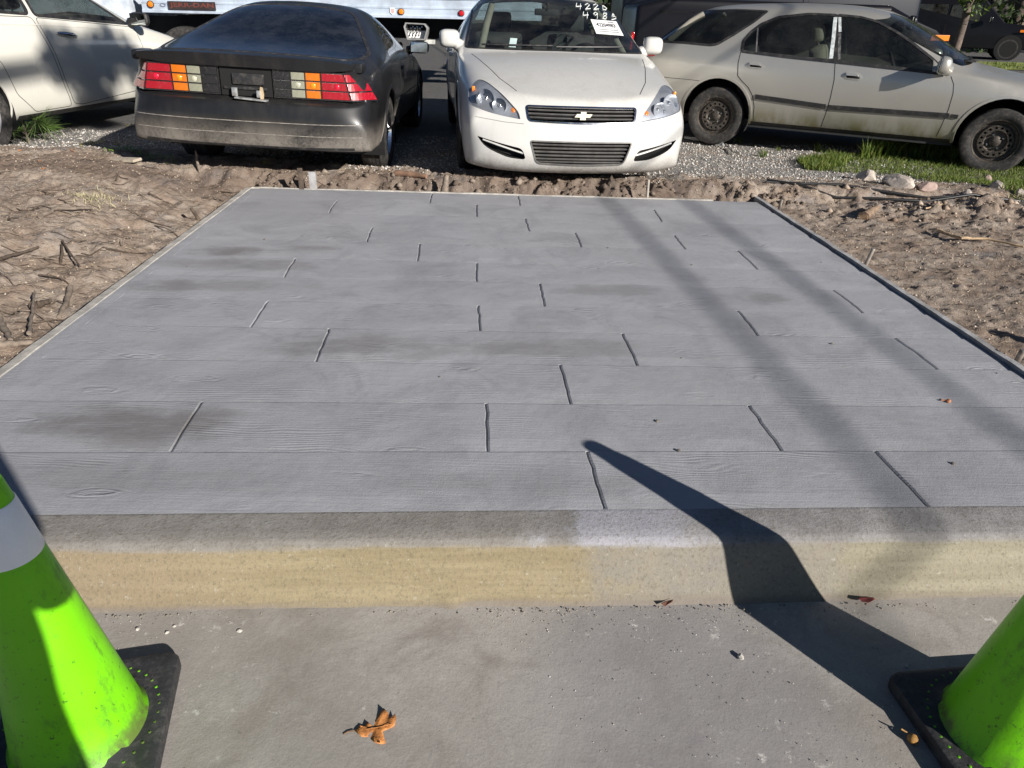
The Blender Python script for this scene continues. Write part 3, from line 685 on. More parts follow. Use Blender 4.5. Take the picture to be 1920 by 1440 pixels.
def steering_wheel(parent, loc, tilt, mat, R=.19):
    s=MB(); M=TR(loc,ry=tilt); n=40
    s.tube([M@Vector((0,R*math.cos(2*math.pi*k/n),R*math.sin(2*math.pi*k/n))) for k in range(n+1)],.016,8)
    s.rbox(-.03,.02,-.07,.07,-.05,.05,.02,M); s.rbox(-.01,.01,-R,R,-.02,.02,.006,M); s.rbox(-.01,.01,-.02,.02,-R,0,.006,M)
    s.tube([M@Vector((0,0,0)),M@Vector((.35,0,-.05))],.03,8); return s.build('steering_wheel',mat,parent,50)
def mirror(parent, P, mat, size=(.10,.13,.085), arm=None, rot=0, name='side_mirror', glassside=-1):
    s=MB(); bm=bmesh.new(); bmesh.ops.create_uvsphere(bm,u_segments=20,v_segments=12,radius=1)
    for v in bm.verts:
        c=v.co; sg=lambda t,p: math.copysign(abs(t)**p,t)
        c.x=sg(c.x,.8); c.y=sg(c.y,.6); c.z=sg(c.z,.62)
        if c.x*glassside>0: c.x*=.30
        c.x*=size[0]; c.y*=size[1]; c.z*=size[2]
    M=TR(P,rz=rot); V=[M@v.co for v in bm.verts]; bm.verts.index_update(); F=[[v.index for v in f.verts] for f in bm.faces]; bm.free(); s.add(V,F)
    o=s.build(name,mat,parent,60)
    if arm is not None: a=MB(); a.tube([Vector(P),Vector(arm)],[size[2]*.55,size[2]*.75],10); a.build('mirror_arm',mat,o,60)
    g=MB(); g.rbox(-.004,.004,-size[1]*.86,size[1]*.86,-size[2]*.82,size[2]*.82,.002,M@TR((glassside*size[0]*.31,0,0))); g.build('mirror_glass',MT['mirror'],o)
    return o
def _pxhit(s, u, v):                              # photograph pixel -> point on the body shell (local)
    d=(s.Mi.to_3x3()@(_r*((u-960)/FPX)-_u*((v-720)/FPX)+_f0)).normalized(); o=s.Mi@Vector((0,0,CAMZ))
    l,n,i,t=s.bvh.ray_cast(o,d)
    if l is None:
        best=None
        for k in range(40,140):
            q=o+d*(k*.1); r=s.bvh.find_nearest(q)
            if best is None or r[3]<best[3]: best=r
        l,n,i,t=best
    return l, s.nrm(i,l)
Car.pxhit=_pxhit
Car.side=lambda s,L: [((lambda q:(q.x,q.z))(s.pxhit(*p[:2])[0])) for p in L]
Car.face=lambda s,L: [((lambda q:(q.y,q.z))(s.pxhit(*p[:2])[0])) for p in L]
def text_mesh(txt, bold=0):                       # flat lettering, unit height, from the built-in font
    cu=bpy.data.curves.new('lettering','FONT'); cu.body=txt; cu.size=1; cu.offset=bold; cu.resolution_u=2
    o=bpy.data.objects.new('lettering',cu); COL.objects.link(o); dg=bpy.context.evaluated_depsgraph_get()
    me=bpy.data.meshes.new_from_object(o.evaluated_get(dg)); V=[v.co.copy() for v in me.vertices]; F=[tuple(p.vertices) for p in me.polygons]
    bpy.data.objects.remove(o); bpy.data.curves.remove(cu); bpy.data.meshes.remove(me)
    x0=min(v.x for v in V); x1=max(v.x for v in V); y0=min(v.y for v in V); y1=max(v.y for v in V)
    return [((v.x-x0)/(x1-x0),(v.y-y0)/(y1-y0)) for v in V],F
def text_on(name, txt, mat, parent, O, U, Vv, bold=0):  # lettering spanning origin O, width vector U, height vector Vv
    P,F=text_mesh(txt,bold); return raw(name,[O+U*a+Vv*b for a,b in P],F,mat,parent)
# ---------------------------------------------------------------- white sedan, nose towards the slab
MT['wpaint']=paint('white_paint',(.62,.61,.575),.3,coat=.8,dust=(.22,.195,.165),dusta=.24,low=(.13,.37),lowa=1.0,top=.22)
MT['carglass']=glass('car_glass',(.55,.61,.59),.02,.05)
MT['carglass2']=glass('car_glass_dark',(.22,.25,.24),.03,.08)
def sedan_white():
    U=((0,.15),(.72,.15),(.89,.25),(.93,.50))
    st=[([-2.62]*9,[(0,.42),(.55,.42),(.72,.48),(.78,.62),(.78,.75),(.74,.86),(.62,.93),(.33,.96),(0,.97)]),
        ([-2.48]*9,[(0,.25),(.70,.25),(.86,.36),(.90,.60),(.89,.80),(.84,.95),(.70,1.01),(.36,1.04),(0,1.05)]),
        (-2.0,[*U,(.92,.83),(.86,.97),(.70,1.05),(.36,1.09),(0,1.10)]),
        (-1.6,[*U,(.925,.85),(.87,.98),(.66,1.12),(.36,1.19),(0,1.21)]),
        (-1.1,[*U,(.93,.85),(.87,.98),(.645,1.33),(.37,1.39),(0,1.41)]),
        (-.5,[*U,(.93,.84),(.87,.97),(.645,1.40),(.37,1.47),(0,1.485)]),
        (.0,[*U,(.93,.83),(.90,.96),(.705,1.385),(.40,1.455),(0,1.475)]),
        (.4,[*U,(.93,.82),(.90,.95),(.795,1.215),(.45,1.30),(0,1.33)]),
        (.75,[*U,(.93,.80),(.905,.94),(.85,1.03),(.43,1.125),(0,1.16)]),
        ([1.05,1.05,1.05,1.05,1.05,1.05,1.05,1.10,1.13],[*U,(.93,.79),(.895,.915),(.84,.935),(.42,.965),(0,.975)]),
        (1.5,[*U,(.92,.76),(.85,.87),(.70,.89),(.38,.915),(0,.925)]),
        ([1.88]*7+[1.92,1.95],[(0,.17),(.70,.18),(.87,.25),(.92,.48),(.91,.68),(.82,.80),(.66,.80),(.36,.81),(0,.815)]),
        ([2.36,2.28,2.15,2.06,2.05,2.06,2.17,2.27,2.31],[(0,.095),(.72,.10),(.90,.14),(.93,.40),(.905,.62),(.82,.765),(.62,.735),(.33,.705),(0,.695)]),
        ([2.47,2.44,2.35,2.27,2.25,2.25,2.31,2.385,2.415],[(0,.29),(.50,.29),(.76,.32),(.86,.43),(.87,.53),(.76,.62),(.56,.615),(.31,.60),(0,.60)])]
    c=Car('sedan','white four-door sedan facing the slab with paper sheet and numbers on its windshield','car',(.205,8.118,.0),(-.017,0,-1.452),st,
          lcrease={4:(2,11,.25),5:(2,10,.5),2:(11,13,.6)},rcrease={9:(5,8,.8),12:(6,8,.5)})
    W=MT['wpaint']; r=c.root
    c.arches(((1.40,.375),(-1.405,.375)),.335,.335,mat=W)
    ws=rpoly([(-.825,.972),(-.4,.975),(0,.98),(.4,.975),(.825,.972),(.685,1.36),(.3,1.40),(0,1.41),(-.3,1.40),(-.685,1.36)],.03)
    c.cut('windshield',ws,'x',lambda q,n: q.x>-.2 and q.x<1.3 and q.z>.93 and n.x>.05)
    c.cut('back',rpoly([(-.60,1.12),(0,1.15),(.60,1.12),(.54,1.34),(0,1.38),(-.54,1.34)],.04),'x',lambda q,n: q.x<-.8 and q.z>1.05 and n.x<0)
    fw=rpoly([(.70,.965),(.02,1.325),(-.36,1.375),(-.40,.985)],.05); rw=rpoly([(-.47,.985),(-.44,1.375),(-.95,1.32),(-1.35,1.01)],.05)
    for p,t in ((fw,'fw'),(rw,'rw')): c.cut(t,p,'y',lambda q,n: q.z>.94 and q.z<1.39)
    hl=rpoly([(.475,.552,.01),(.487,.60,.03),(.60,.712,.1),(.725,.79,.06),(.80,.785,.05),(.865,.70,.08),(.85,.625,.03),(.68,.578,.1)],.03)
    hlm=[(-a,b) for a,b in hl][::-1]
    fr=lambda q,n: q.x>1.7
    for p in (hl,hlm): c.cut('lamp',p,'x',fr)
    gr=rpoly([(-.43,.645,.02),(0,.648,.1),(.43,.645,.02),(.415,.545,.03),(0,.535,.2),(-.415,.545,.03)],.02)
    lg=rpoly([(-.40,.405,.02),(.40,.405,.02),(.345,.235,.04),(0,.225,.1),(-.345,.235,.04)],.02)
    fg=rpoly([(.80,.415,.01),(.62,.375,.1),(.46,.345,.03),(.425,.262,.03),(.56,.27,.05),(.74,.335,.1)],.02); fgm=[(-a,b) for a,b in fg][::-1]
    for p in (gr,lg,fg,fgm): c.cut('hole',p,'x',fr)
    c.remove('hole')
    # hood line
    hood=[(2.2,-.47),(1.9,-.60),(1.5,-.70),(1.08,-.78),(1.12,-.4),(1.14,0),(1.12,.4),(1.08,.78),(1.5,.70),(1.9,.60),(2.2,.47),(2.3,.3),(2.335,0),(2.3,-.3)]
    c.cut('hood',hood,'z',lambda q,n: q.x>1.0 and n.z>.25)
    fd=rpoly([(.95,.30),(.98,.60),(.93,.93),(-.41,.975),(-.42,.30)],.04); rd=rpoly([(-.43,.30),(-.43,.975),(-1.35,.985),(-1.28,.75),(-1.02,.42),(-.98,.30)],.05)
    for p,t in ((fd,'fd'),(rd,'rd')): c.cut(t,p,'y')
    c.extract('none','body',W)
    c.extract('hood','hood',W)
    gl=c.extract('windshield','windshield',MT['carglass'])[0]; c.extract('back','rear_window',MT['carglass'])
    for t in ('fw','rw'): c.extract(t,'side_window',MT['carglass'],split=True)
    for t in ('fd','rd'):
        for o in c.extract(t,'door',W,split=True):
            sd=1 if sum(v.co.y for v in o.data.vertices)>0 else -1
            c.strip('door_seam',fd if t=='fd' else rd,'y',sd,.006,.001,MT['seam'],o,True)
            x0=-.28 if t=='fd' else -1.12; c.patch('door_handle',rpoly([(x0,.84),(x0+.2,.84),(x0+.2,.875),(x0,.875)],.015),'y',sd,.025,W,o)
    for sd in (1,-1): c.strip('hood_seam',[(1.1,sd*.78),(1.5,sd*.70),(1.9,sd*.60),(2.16,sd*.49)],'z',1,.006,.0012,MT['seam'])
    # headlamps: clear lens, silver bucket, two reflectors, amber bulb
    for o in c.extract('lamp','headlight',MT['clear'],split=True):
        sd=1 if sum(v.co.y for v in o.data.vertices)>0 else -1
        me=o.data.copy(); cx=sum((v.co for v in me.vertices),Vector())/len(me.vertices)
        for v in me.vertices: v.co=cx+(v.co-cx)*.97+Vector((-.014,-sd*.003,0))
        b=obj('lamp_bucket',me,simple('lamp_bucket_%d'%sd,(.40,.42,.46),.35,.5,var=.3),o)
        P=hl if sd>0 else hlm; Pr=resample(P,.03,True); V=[];F=[]; m=len(Pr)
        for p in Pr:
            l,n=c.hit('x',p.x,p.y,1); V += [l+n*.001, cx+(l-cx)*.97+Vector((-.016,-sd*.003,0))]
        F=[(2*i,2*((i+1)%m),2*((i+1)%m)+1,2*i+1) for i in range(m)]
        raw('lamp_rim',V,F,b.data.materials[0],o)
        for (yy,zz,rr) in ((.725,.675,.072),(.62,.635,.056)):
            l,n=c.hit('x',sd*yy,zz,1); M=TR((l.x-.045,l.y-sd*.006,l.z),rz=sd*R_(20))@AXX
            q=MB(); q.lathe([(rr,.055),(rr*.97,.05),(rr*.8,.02),(rr*.5,.0),(rr*.25,-.012)],28,M); q.lathe([(rr*.28,-.01),(rr*.26,.035),(rr*.12,.045),(.001,.047)],20,M); q.build('reflector',MT['lampchrome'],o,40)
        l,n=c.hit('x',sd*.522,.600,1); q=MB(); q.lathe([(.03,.0),(.026,.02),(.012,.035),(.001,.038)],16,TR((l.x-.05,l.y,l.z))@AXX); q.build('turn_bulb',MT['amber'],o,50)
        l,n=c.hit('x',sd*.838,.70,1); q=MB(); q.rbox(-.02,.012,-.012,.012,-.05,.05,.008,TR((l.x-.03,l.y-sd*.02,l.z))); q.build('side_reflector',MT['amber'],o,50)
    # grilles
    def grille(name, poly, zs, yh, chrome_w, label, tube):
        q=MB(); V=[];F=[]
        Pr=resample(poly,.04,True); m=len(Pr); V=[]
        for p in Pr:
            l,n=c.hit('x',p.x,p.y,1); V+=[l, l-Vector((.10,0,0))]
        F=[(2*i,2*((i+1)%m),2*((i+1)%m)+1,2*i+1) for i in range(m)]+[tuple(2*i+1 for i in range(m))]
        g=raw(name,V,F,MT['dark'],r)
        for z,yw in zs:
            pts=[]
            for k in range(15):
                y=-yw+2*yw*k/14; l,n=c.hit('x',y,z,1); pts.append(l-Vector((.022,0,0)))
            s=MB(); n=len(pts); V=[];F=[]
            for p in pts: V+=[p+Vector((.012,0,.001)),p+Vector((0,0,tube)),p+Vector((-.03,0,tube*.8)),p+Vector((0,0,-tube))]
            for i in range(n-1):
                for k in range(4): F.append((i*4+k,(i+1)*4+k,(i+1)*4+(k+1)%4,i*4+(k+1)%4))
            s.add(V,F).build('grille_slat',MT['slat'],g,30)
        return g
    MT['slat']=simple('grille_slat',(.17,.165,.16),.45,.3,var=.3,dirt=((.3,.27,.23),.5))
    g=grille('upper_grille',gr,[(.618,.415),(.592,.415),(.566,.405)],.42,.01,'',.007)
    c.strip('chrome_frame',gr,'x',1,.016,.006,MT['chrome'],g,True)
    g2=grille('lower_grille',lg,[(.378,.385),(.351,.38),(.324,.37),(.297,.36),(.270,.35),(.247,.335)],.39,.01,'',.007)
    c.strip('grille_frame',lg,'x',1,.012,.004,MT['slat'],g2,True)
    for sd,P in ((1,fg),(-1,fgm)):
        V=[]; Pr=resample(P,.04,True); m=len(Pr)
        for p in Pr:
            l,n=c.hit('x',p.x,p.y,1); V+=[l, l-Vector((.07,sd*.02,0))]
        F=[(2*i,2*((i+1)%m),2*((i+1)%m)+1,2*i+1) for i in range(m)]+[tuple(2*i+1 for i in range(m))]
        f=raw('lower_vent',V,F,MT['dark'],r)
        pts=[]
        for k in range(10):
            t=k/9; y=sd*(.76-.31*t); z=.392-.085*t; l,n=c.hit('x',y,z,1); pts.append(l-n*.012)
        MB().tube(pts,.008,6).build('vent_bar',W,f,40)
    # bowtie emblem
    l,n=c.hit('x',0,.592,1); bt=[(-.066,-.010),(-.050,.014),(-.020,.014),(-.020,.030),(.022,.030),(.022,.014),(.070,.014),(.054,-.010),(.020,-.010),(.020,-.028),(-.024,-.028),(-.024,-.010)]
    e=MB(); e.prism([(a,b) for a,b in bt],'x',0,.014,TR((l.x+.001,0,.592))); e.build('emblem',simple('emblem_ivory',(.78,.74,.58),.35,var=.1),r)
    # lower lip dirt line, plate holes, bumper gap line
    c.strip('bumper_crease',[(-.84,.555),(-.6,.528),(-.45,.522)],'x',1,.004,.0008,MT['slat']); c.strip('bumper_crease',[(.45,.522),(.6,.528),(.84,.555)],'x',1,.004,.0008,MT['slat'])
    # windshield trim, wipers, mirrors
    c.strip('windshield_trim',ws,'x',1,.028,.003,MT['black_plastic'],gl,True)
    for a,b in (((-.68,.99),(-.05,.995)),((-.02,.995),(.62,.99))):
        la,na=c.hit('z',1.10-.25*abs(a[0]),a[0],1); pts=[]
        for k in range(8):
            t=k/7; y=a[0]+(b[0]-a[0])*t; z=a[1]+.012*t; l,n=c.hit('x',y,z,1); pts.append(l+n*.016)
        MB().tube(pts,.008,6).build('wiper',MT['black_plastic'],r,40)
    for sd in (1,-1): mirror(r,(.74,sd*.965,1.035),W,(.08,.095,.078),(.74,sd*.86,.97))
    # paper sheet and marker numbers on the glass
    def onglass(u,v,off=.004):
        l,n=c.pxhit(u,v); return l+n*off
    q=[(1107,37),(1155,41),(1169,68),(1118,64)]; V=[]; F=[]
    for j in range(5):
        for i in range(5):
            a=Vector(q[0]).lerp(Vector(q[1]),i/4); b=Vector(q[3]).lerp(Vector(q[2]),i/4); p=a.lerp(b,j/4); V.append(onglass(p.x,p.y,.005))
    for j in range(4):
        for i in range(4): F.append((j*5+i,j*5+i+1,j*5+i+6,j*5+i+5))
    pp=raw('paper_sheet',V,F,MT['white'],gl,True); pp['label']='white paper sheet with printed number'
    def quadpt(a,b,off): 
        x=Vector(q[0]).lerp(Vector(q[1]),a); y=Vector(q[3]).lerp(Vector(q[2]),a); p=x.lerp(y,b); return onglass(p.x,p.y,off)
    def onpaper(txt,a0,a1,b0,b1,bold):
        P,F=text_mesh(txt,bold); raw('printed_number',[quadpt(a0+(a1-a0)*x,b1+(b0-b1)*y,.0075) for x,y in P],F,MT['ink'],gl)
    onpaper('42204983',.14,.86,.22,.48,.012)
    for k in range(2): onpaper('\u2013'*18,.14,.9,.66+.14*k,.69+.14*k,0)
    onpaper('\u2013'*6,.62,.86,.10,.14,.02)
    D={'4':[[(0,0),(-.1,.55),(.75,.5)],[(.6,.1),(.55,1)]],'2':[[(0,.2),(.4,0),(.7,.25),(.1,.95),(.85,.85)]],'0':[[(.5,0),(.1,.3),(.2,.85),(.6,1),(.9,.55),(.7,.1),(.4,.05)]],
       '9':[[(.75,.2),(.4,0),(.1,.25),(.4,.5),(.75,.2),(.7,1)]],'8':[[(.75,.1),(.3,.05),(.2,.3),(.75,.65),(.6,1),(.15,.9),(.3,.6),(.75,.3),(.75,.1)]],'5':[[(.8,0),(.25,.05),(.15,.45),(.7,.5),(.75,.85),(.1,1)]]}
    def write(txt,u0,v0,du,dv,w,h):
        for i,ch in enumerate(txt):
            for stroke in D[ch]:
                pts=[onglass(u0+du*i+x*w,v0+dv*i+y*h,.005) for x,y in resample2(stroke)]
                MB().tube(pts,.0038,5).build('marker_numeral',MT['chalk'],gl,40)
    def resample2(s): return [(p.x,p.y) for p in resample(s,.12)]
    MT['chalk']=simple('marker_white',(.75,.78,.75),.7,var=.1)
    write('4220',1081,7,15.5,.6,12,11); write('4985',1094,23,17,.9,12,12)
    V=[onglass(*p,.005) for p in ((957,72),(970,73),(967,90),(954,89))]; raw('window_sticker',V,[(0,1,2,3)],simple('pale_sticker',(.55,.68,.66),.6,var=.1),gl)
    # cabin
    I=MT['interior']; t=MB(); t.box(-1.5,1.2,-.80,.80,.22,.30); t.box(-1.55,-1.45,-.78,.78,.30,.98); t.build('cabin_floor',MT['interior_dark'],r)
    d=MB(); d.rbox(.62,1.12,-.78,.78,.55,.90,.06); d.rbox(.55,.80,-.62,-.20,.80,.945,.05); d.build('dashboard',MT['interior_dark'],r,50)
    seat(r,-.12,.40,I); seat(r,-.12,-.40,I); b=MB(); b.rbox(-1.35,-.85,-.70,.70,.30,.52,.06); b.rbox(-1.42,-1.25,-.68,.68,.45,1.08,.06); b.build('rear_seat',I,r,50)
    steering_wheel(r,(.45,.40,.84),R_(-25),MT['interior_dark'])
    m=MB(); m.rbox(.26,.30,-.12,.12,1.25,1.31,.012); m.tube([(.3,0,1.30),(.33,0,1.36)],.012); m.build('rear_view_mirror',MT['interior_dark'],r,40)
    for sd in (1,-1):
        p=MB(); p.tube([(.80,sd*.68,.94),(.42,sd*.60,1.16),(.02,sd*.52,1.32)],.035,8); p.build('pillar_trim',MT['interior_beige'],r,50)
    for ax in (1.40,-1.405):
        for sd in (1,-1): wheel(r,(ax,sd*.80,.335),.335,.225,.205,sd,'spoke',MT['rubber'],MT['steel'])
    return c
sedan_white()
# ---------------------------------------------------------------- black coupe, tail towards the slab
MT['bpaint']=paint('faded_black_paint',(.012,.012,.013),.34,coat=.35,dust=(.18,.16,.138),dusta=.09,low=(.36,.58),lowa=.95,top=.06,spec=.3)
MT['bglass']=glass('hatch_glass',(.02,.022,.026),.08,.22,(.10,.11,.14))
def coupe_black():
    U=((0,.20),(.70,.20),(.88,.26),(.925,.48))
    st=[([-2.45,-2.43,-2.37,-2.30,-2.27,-2.26,-2.30,-2.33,-2.34],[(0,.665),(.5,.665),(.76,.665),(.86,.67),(.88,.685),(.865,.70),(.75,.70),(.5,.70),(0,.70)]),
        ([-2.47,-2.45,-2.38,-2.28,-2.24,-2.25,-2.31,-2.34,-2.35],[(0,.52),(.70,.52),(.90,.53),(.92,.58),(.91,.68),(.87,.79),(.78,.895),(.45,.915),(0,.92)]),
        ([-2.43,-2.42,-2.33,-2.18,-2.13,-2.14,-2.34,-2.41,-2.43],[(0,.33),(.80,.33),(.915,.335),(.935,.50),(.935,.68),(.90,.83),(.79,.935),(.45,.955),(0,.96)]),
        ([-2.0]*7+[-2.02,-2.03],[(0,.31),(.76,.31),(.92,.335),(.945,.50),(.945,.72),(.915,.89),(.80,.985),(.45,.995),(0,1.0)]),
        (-1.6,[*U,(.945,.76),(.93,.93),(.84,1.035),(.48,1.06),(0,1.07)]),
        (-1.15,[*U,(.935,.77),(.915,.935),(.73,1.165),(.44,1.20),(0,1.215)]),
        (-.7,[*U,(.925,.76),(.90,.93),(.63,1.285),(.39,1.32),(0,1.335)]),
        (-.25,[*U,(.92,.75),(.895,.92),(.61,1.31),(.38,1.35),(0,1.365)]),
        (.15,[*U,(.92,.74),(.895,.91),(.64,1.23),(.40,1.29),(0,1.31)]),
        (.55,[*U,(.92,.73),(.89,.90),(.72,1.0),(.43,1.08),(0,1.10)]),
        (.95,[*U,(.92,.72),(.88,.87),(.74,.91),(.42,.945),(0,.955)]),
        (1.5,[*U,(.92,.68),(.86,.80),(.7,.83),(.4,.855),(0,.865)]),
        (2.0,[(0,.2),(.68,.2),(.85,.26),(.90,.44),(.88,.6),(.80,.69),(.64,.715),(.36,.74),(0,.75)]),
        ([2.35,2.32,2.25,2.2,2.2,2.22,2.26,2.3,2.32],[(0,.22),(.6,.22),(.76,.28),(.82,.42),(.80,.52),(.72,.59),(.56,.61),(.3,.62),(0,.63)]),
        ([2.44,2.42,2.36,2.33,2.33,2.33,2.36,2.4,2.42],[(0,.34),(.4,.34),(.6,.36),(.68,.43),(.68,.47),(.62,.51),(.5,.52),(.3,.53),(0,.53)])]
    c=Car('coupe','black hatchback coupe backed up to the slab with red and amber taillights, licence plate missing','car',(-2.13,8.15,-.02),(.04,0,1.588),st,
          lcrease={5:(3,11,.35),6:(1,3,.5),2:(1,4,1.0)},rcrease={0:(0,8,.8),2:[(5,8,.85),(0,2,.9)],1:(0,3,.2),10:(5,8,.6)})
    P=MT['bpaint']; r=c.root; B=MT['black_plastic']
    c.arches(((-1.2825,.365),(1.2825,.365)),.33,.34,mat=P)
    gp=[(404,4),(500,8),(600,18),(648,28),(670,42),(688,70),(701,95),(704,105),(688,116),(652,129),(560,119),(430,105),(350,97),(316,92),(345,62),(380,25)]
    hg=[]
    rear=lambda q,n: n.x<-.02 and q.z>.9 and q.x<-.5
    hp=[(-.72,1.01),(0,1.03),(.72,1.01),(.80,1.055),(.665,1.20),(.585,1.27),(.35,1.295),(0,1.305),(-.35,1.295),(-.585,1.27),(-.665,1.20),(-.80,1.055)]
    hatch=[(-2.10,-.70),(-2.12,0),(-2.10,.70),(-1.88,.80),(-1.66,.81),(-1.2,.67),(-.85,.56),(-.74,.50),(-.69,.3),(-.68,0),(-.69,-.3),(-.74,-.50),(-.85,-.56),(-1.2,-.67),(-1.66,-.81),(-1.88,-.80)]
    hatch=rpoly(hatch,.06,3)
    c.cut('hatch',hatch,'z',lambda q,n: n.z>.2 and q.x<-.4 and q.z>.9)
    c.cut('qw',rpoly([(-1.05,.955),(-.52,1.225),(-.42,.965)],.03),'y',lambda q,n:q.z>.93)
    c.cut('dw',rpoly([(-.40,.965),(-.44,1.235),(-.12,1.255),(.66,.95)],.04),'y',lambda q,n:q.z>.92)
    c.cut('ws',rpoly([(-.70,.95),(0,.97),(.70,.95),(.60,1.22),(0,1.28),(-.60,1.22)],.03),'x',lambda q,n:q.x>-.2 and n.x>.05 and q.z>.9)
    dr=rpoly([(.62,.30),(.72,.6),(.68,.92),(-.41,.955),(-.50,.75),(-.50,.45),(-.42,.30)],.05)
    c.cut('door',dr,'y',lambda q,n:q.z<.97)
    c.extract('none','body',P)
    hgl=c.extract('hatch','hatch_window',MT['bglass'])[0]
    for t in ('qw','dw'): c.extract(t,'side_window',MT['carglass2'],split=True)
    c.extract('ws','windshield',MT['carglass2'])
    for o in c.extract('door','door',P,split=True):
        sd=1 if sum(v.co.y for v in o.data.vertices)>0 else -1
        c.strip('door_seam',dr,'y',sd,.009,.001,MT['seam'],o,True); c.patch('door_handle',rpoly([(-.42,.80),(-.25,.80),(-.25,.83),(-.42,.83)],.01),'y',sd,.015,B,o)
    c.strip('hatch_trim',hatch,'z',1,.035,.004,B,hgl,True)
    # spoiler lip
    s=MB(); V=[];F=[]; n=25
    for k in range(n):
        y=-.80+1.6*k/(n-1); e=1-(abs(y)/.80)**6*.55; x0=-2.37+.055*(abs(y)/.8)**2
        z=.965-.012*(abs(y)/.8)**2
        V+=[Vector((x0+.16,y,z+.012)),Vector((x0-.01,y,z+.030*e)),Vector((x0-.045,y,z+.022*e)),Vector((x0-.035,y,z-.062*e)),Vector((x0+.02,y,z-.075*e)),Vector((x0+.12,y,z-.04))]
    for k in range(n-1):
        for i in range(6): F.append((k*6+i,k*6+(i+1)%6,(k+1)*6+(i+1)%6,(k+1)*6+i))
    F+=[tuple(range(6)),tuple((n-1)*6+i for i in range(6))[::-1]]
    s.add(V,F).build('spoiler',P,r,35)
    for sd in (1,-1):                              # quarter-panel spoiler ends
        e=MB(); e.rbox(-2.30,-2.12,sd*.815-.05,sd*.815+.05,.90,.972,.02); e.build('spoiler_end',P,r,40)
    # tail lamps: three rows of cells in a black housing
    lens={'red':NT('tail_red'),'amber':NT('tail_amber'),'white':NT('tail_white'),'black':NT('tail_black')}
    cols={'red':(.34,.004,.014),'amber':(.62,.15,.003),'white':(.27,.27,.20),'black':(.012,.012,.013)}
    LM={}
    for k,nn in lens.items():
        x,y,z=nn.xyz()[:3]; rib=nn.mth('SINE',nn.mth('MULTIPLY',y,700)); 
        dirt=nn.map(nn.noise(40,5,.7),.5,.8); cc=nn.mix(nn.mth('MULTIPLY',dirt,.25),cols[k],(.25,.22,.19))
        LM[k]=nn.pbr(cc,.22,0,nn.bump(rib,.5,.002),.7)
    LB={'red':simple('hot_spot_red',(.60,.01,.035),.25,coat=.5),'amber':simple('hot_spot_amber',(.85,.30,.01),.25,coat=.5),'white':simple('hot_spot_white',(.45,.44,.34),.25,coat=.5)}  # lighter tones for the glow painted on the lamp cells
    def tp(a,z):                                   # a: distance along the lamp from its inner end, bending round the corner
        if a<.56: y=.20+a; x=-2.365+.025*(a/.56)
        else: t=(a-.56); y=.76+t*.72; x=-2.34+t*.95
        lean=(.90-z)/.20
        return x,y+ (0.0 if a<.40 else (a-.40)*.36*(lean-.45))
    for sd in (1,-1):
        z0,z1=.705,.893
        h=MB(); V=[];F=[]; A=[0,.2,.4,.56,.62,.70,.74]
        for a in A:
            for z in (z0-.006,z1+.006):
                x,y=tp(a,z); V+=[Vector((x-.004,sd*y,z)),Vector((x+.05,sd*(y-.01),z))]
        for i in range(len(A)-1):
            b=i*4; F+=[(b,b+4,b+6,b+2),(b+2,b+6,b+7,b+3),(b+1,b+5,b+4,b)]
        F+=[(0,2,3,1),(len(A)*4-4,len(A)*4-3,len(A)*4-1,len(A)*4-2)]
        hs=h.add(V,F).build('taillight',LM['black'],r,40)
        cells=[(.012,.128,'black'),(.140,.236,'white'),(.248,.352,'amber'),(.366,.545,'red'),(.558,.735,'red')]
        if sd>0: cells=[(.012,.128,'black'),(.140,.236,'white'),(.248,.352,'amber'),(.366,.545,'red'),(.558,.70,'red')]
        for a0,a1,kk in cells:
            for j in range(3):
                za=z0+(z1-z0)*j/3+.004; zb=z0+(z1-z0)*(j+1)/3-.004; V=[];F=[]; m=5; g=MB()
                for i in range(m):
                    a=a0+(a1-a0)*i/(m-1); nx=-1 if a<.56 else -.6
                    for z in (za,zb):
                        x,y=tp(a,z); o=.010 if 0<i<m-1 else .008
                        V+=[Vector((x-.003,sd*y,z)),Vector((x-o-.003,sd*(y+(0 if a<.56 else .006)),z+( .002 if z==za else -.002)))]
                for i in range(m-1):
                    b=i*4; F+=[(b+1,b+5,b+7,b+3),(b,b+4,b+5,b+1),(b+3,b+7,b+6,b+2)]
                F+=[(0,1,3,2),(m*4-4,m*4-2,m*4-1,m*4-3)]
                cell=g.add(V,F).build('lens_cell',LM[kk],hs,30)
                if j==1 and kk!='black' and a1<.6:
                    x,y=tp((a0+a1)/2+(.02 if kk=='red' else 0),(za+zb)/2); q=MB(); q.lathe([(.020,0),(.016,.003),(.001,.005)],14,TR((x-.0135,sd*y,(za+zb)/2))@Matrix.Rotation(-math.pi/2,4,'Y')); q.build('hot_spot_disc',LB[kk],hs,50)  # hot spot of the lamp painted as a lighter disc on the middle row
    # empty licence-plate pocket: dark recess, lock, bracket, bent lamp bar, wood chip
    q=MB(); q.box(-2.372,-2.33,-.19,.19,.70,.90); q.build('plate_pocket',MT['dark'],r)
    q=MB(); q.lathe([(.001,.012),(.012,.012),(.018,.006),(.018,0)],20,TR((-2.375,-.005,.825))@Matrix.Rotation(-math.pi/2,4,'Y')); q.build('lock_cylinder',MT['chrome'],r,40)
    q=MB(); q.rbox(-2.39,-2.37,-.14,.10,.78,.86,.01); q.rbox(-2.385,-2.37,-.155,.17,.745,.765,.003); q.build('latch_panel',B,r,30)
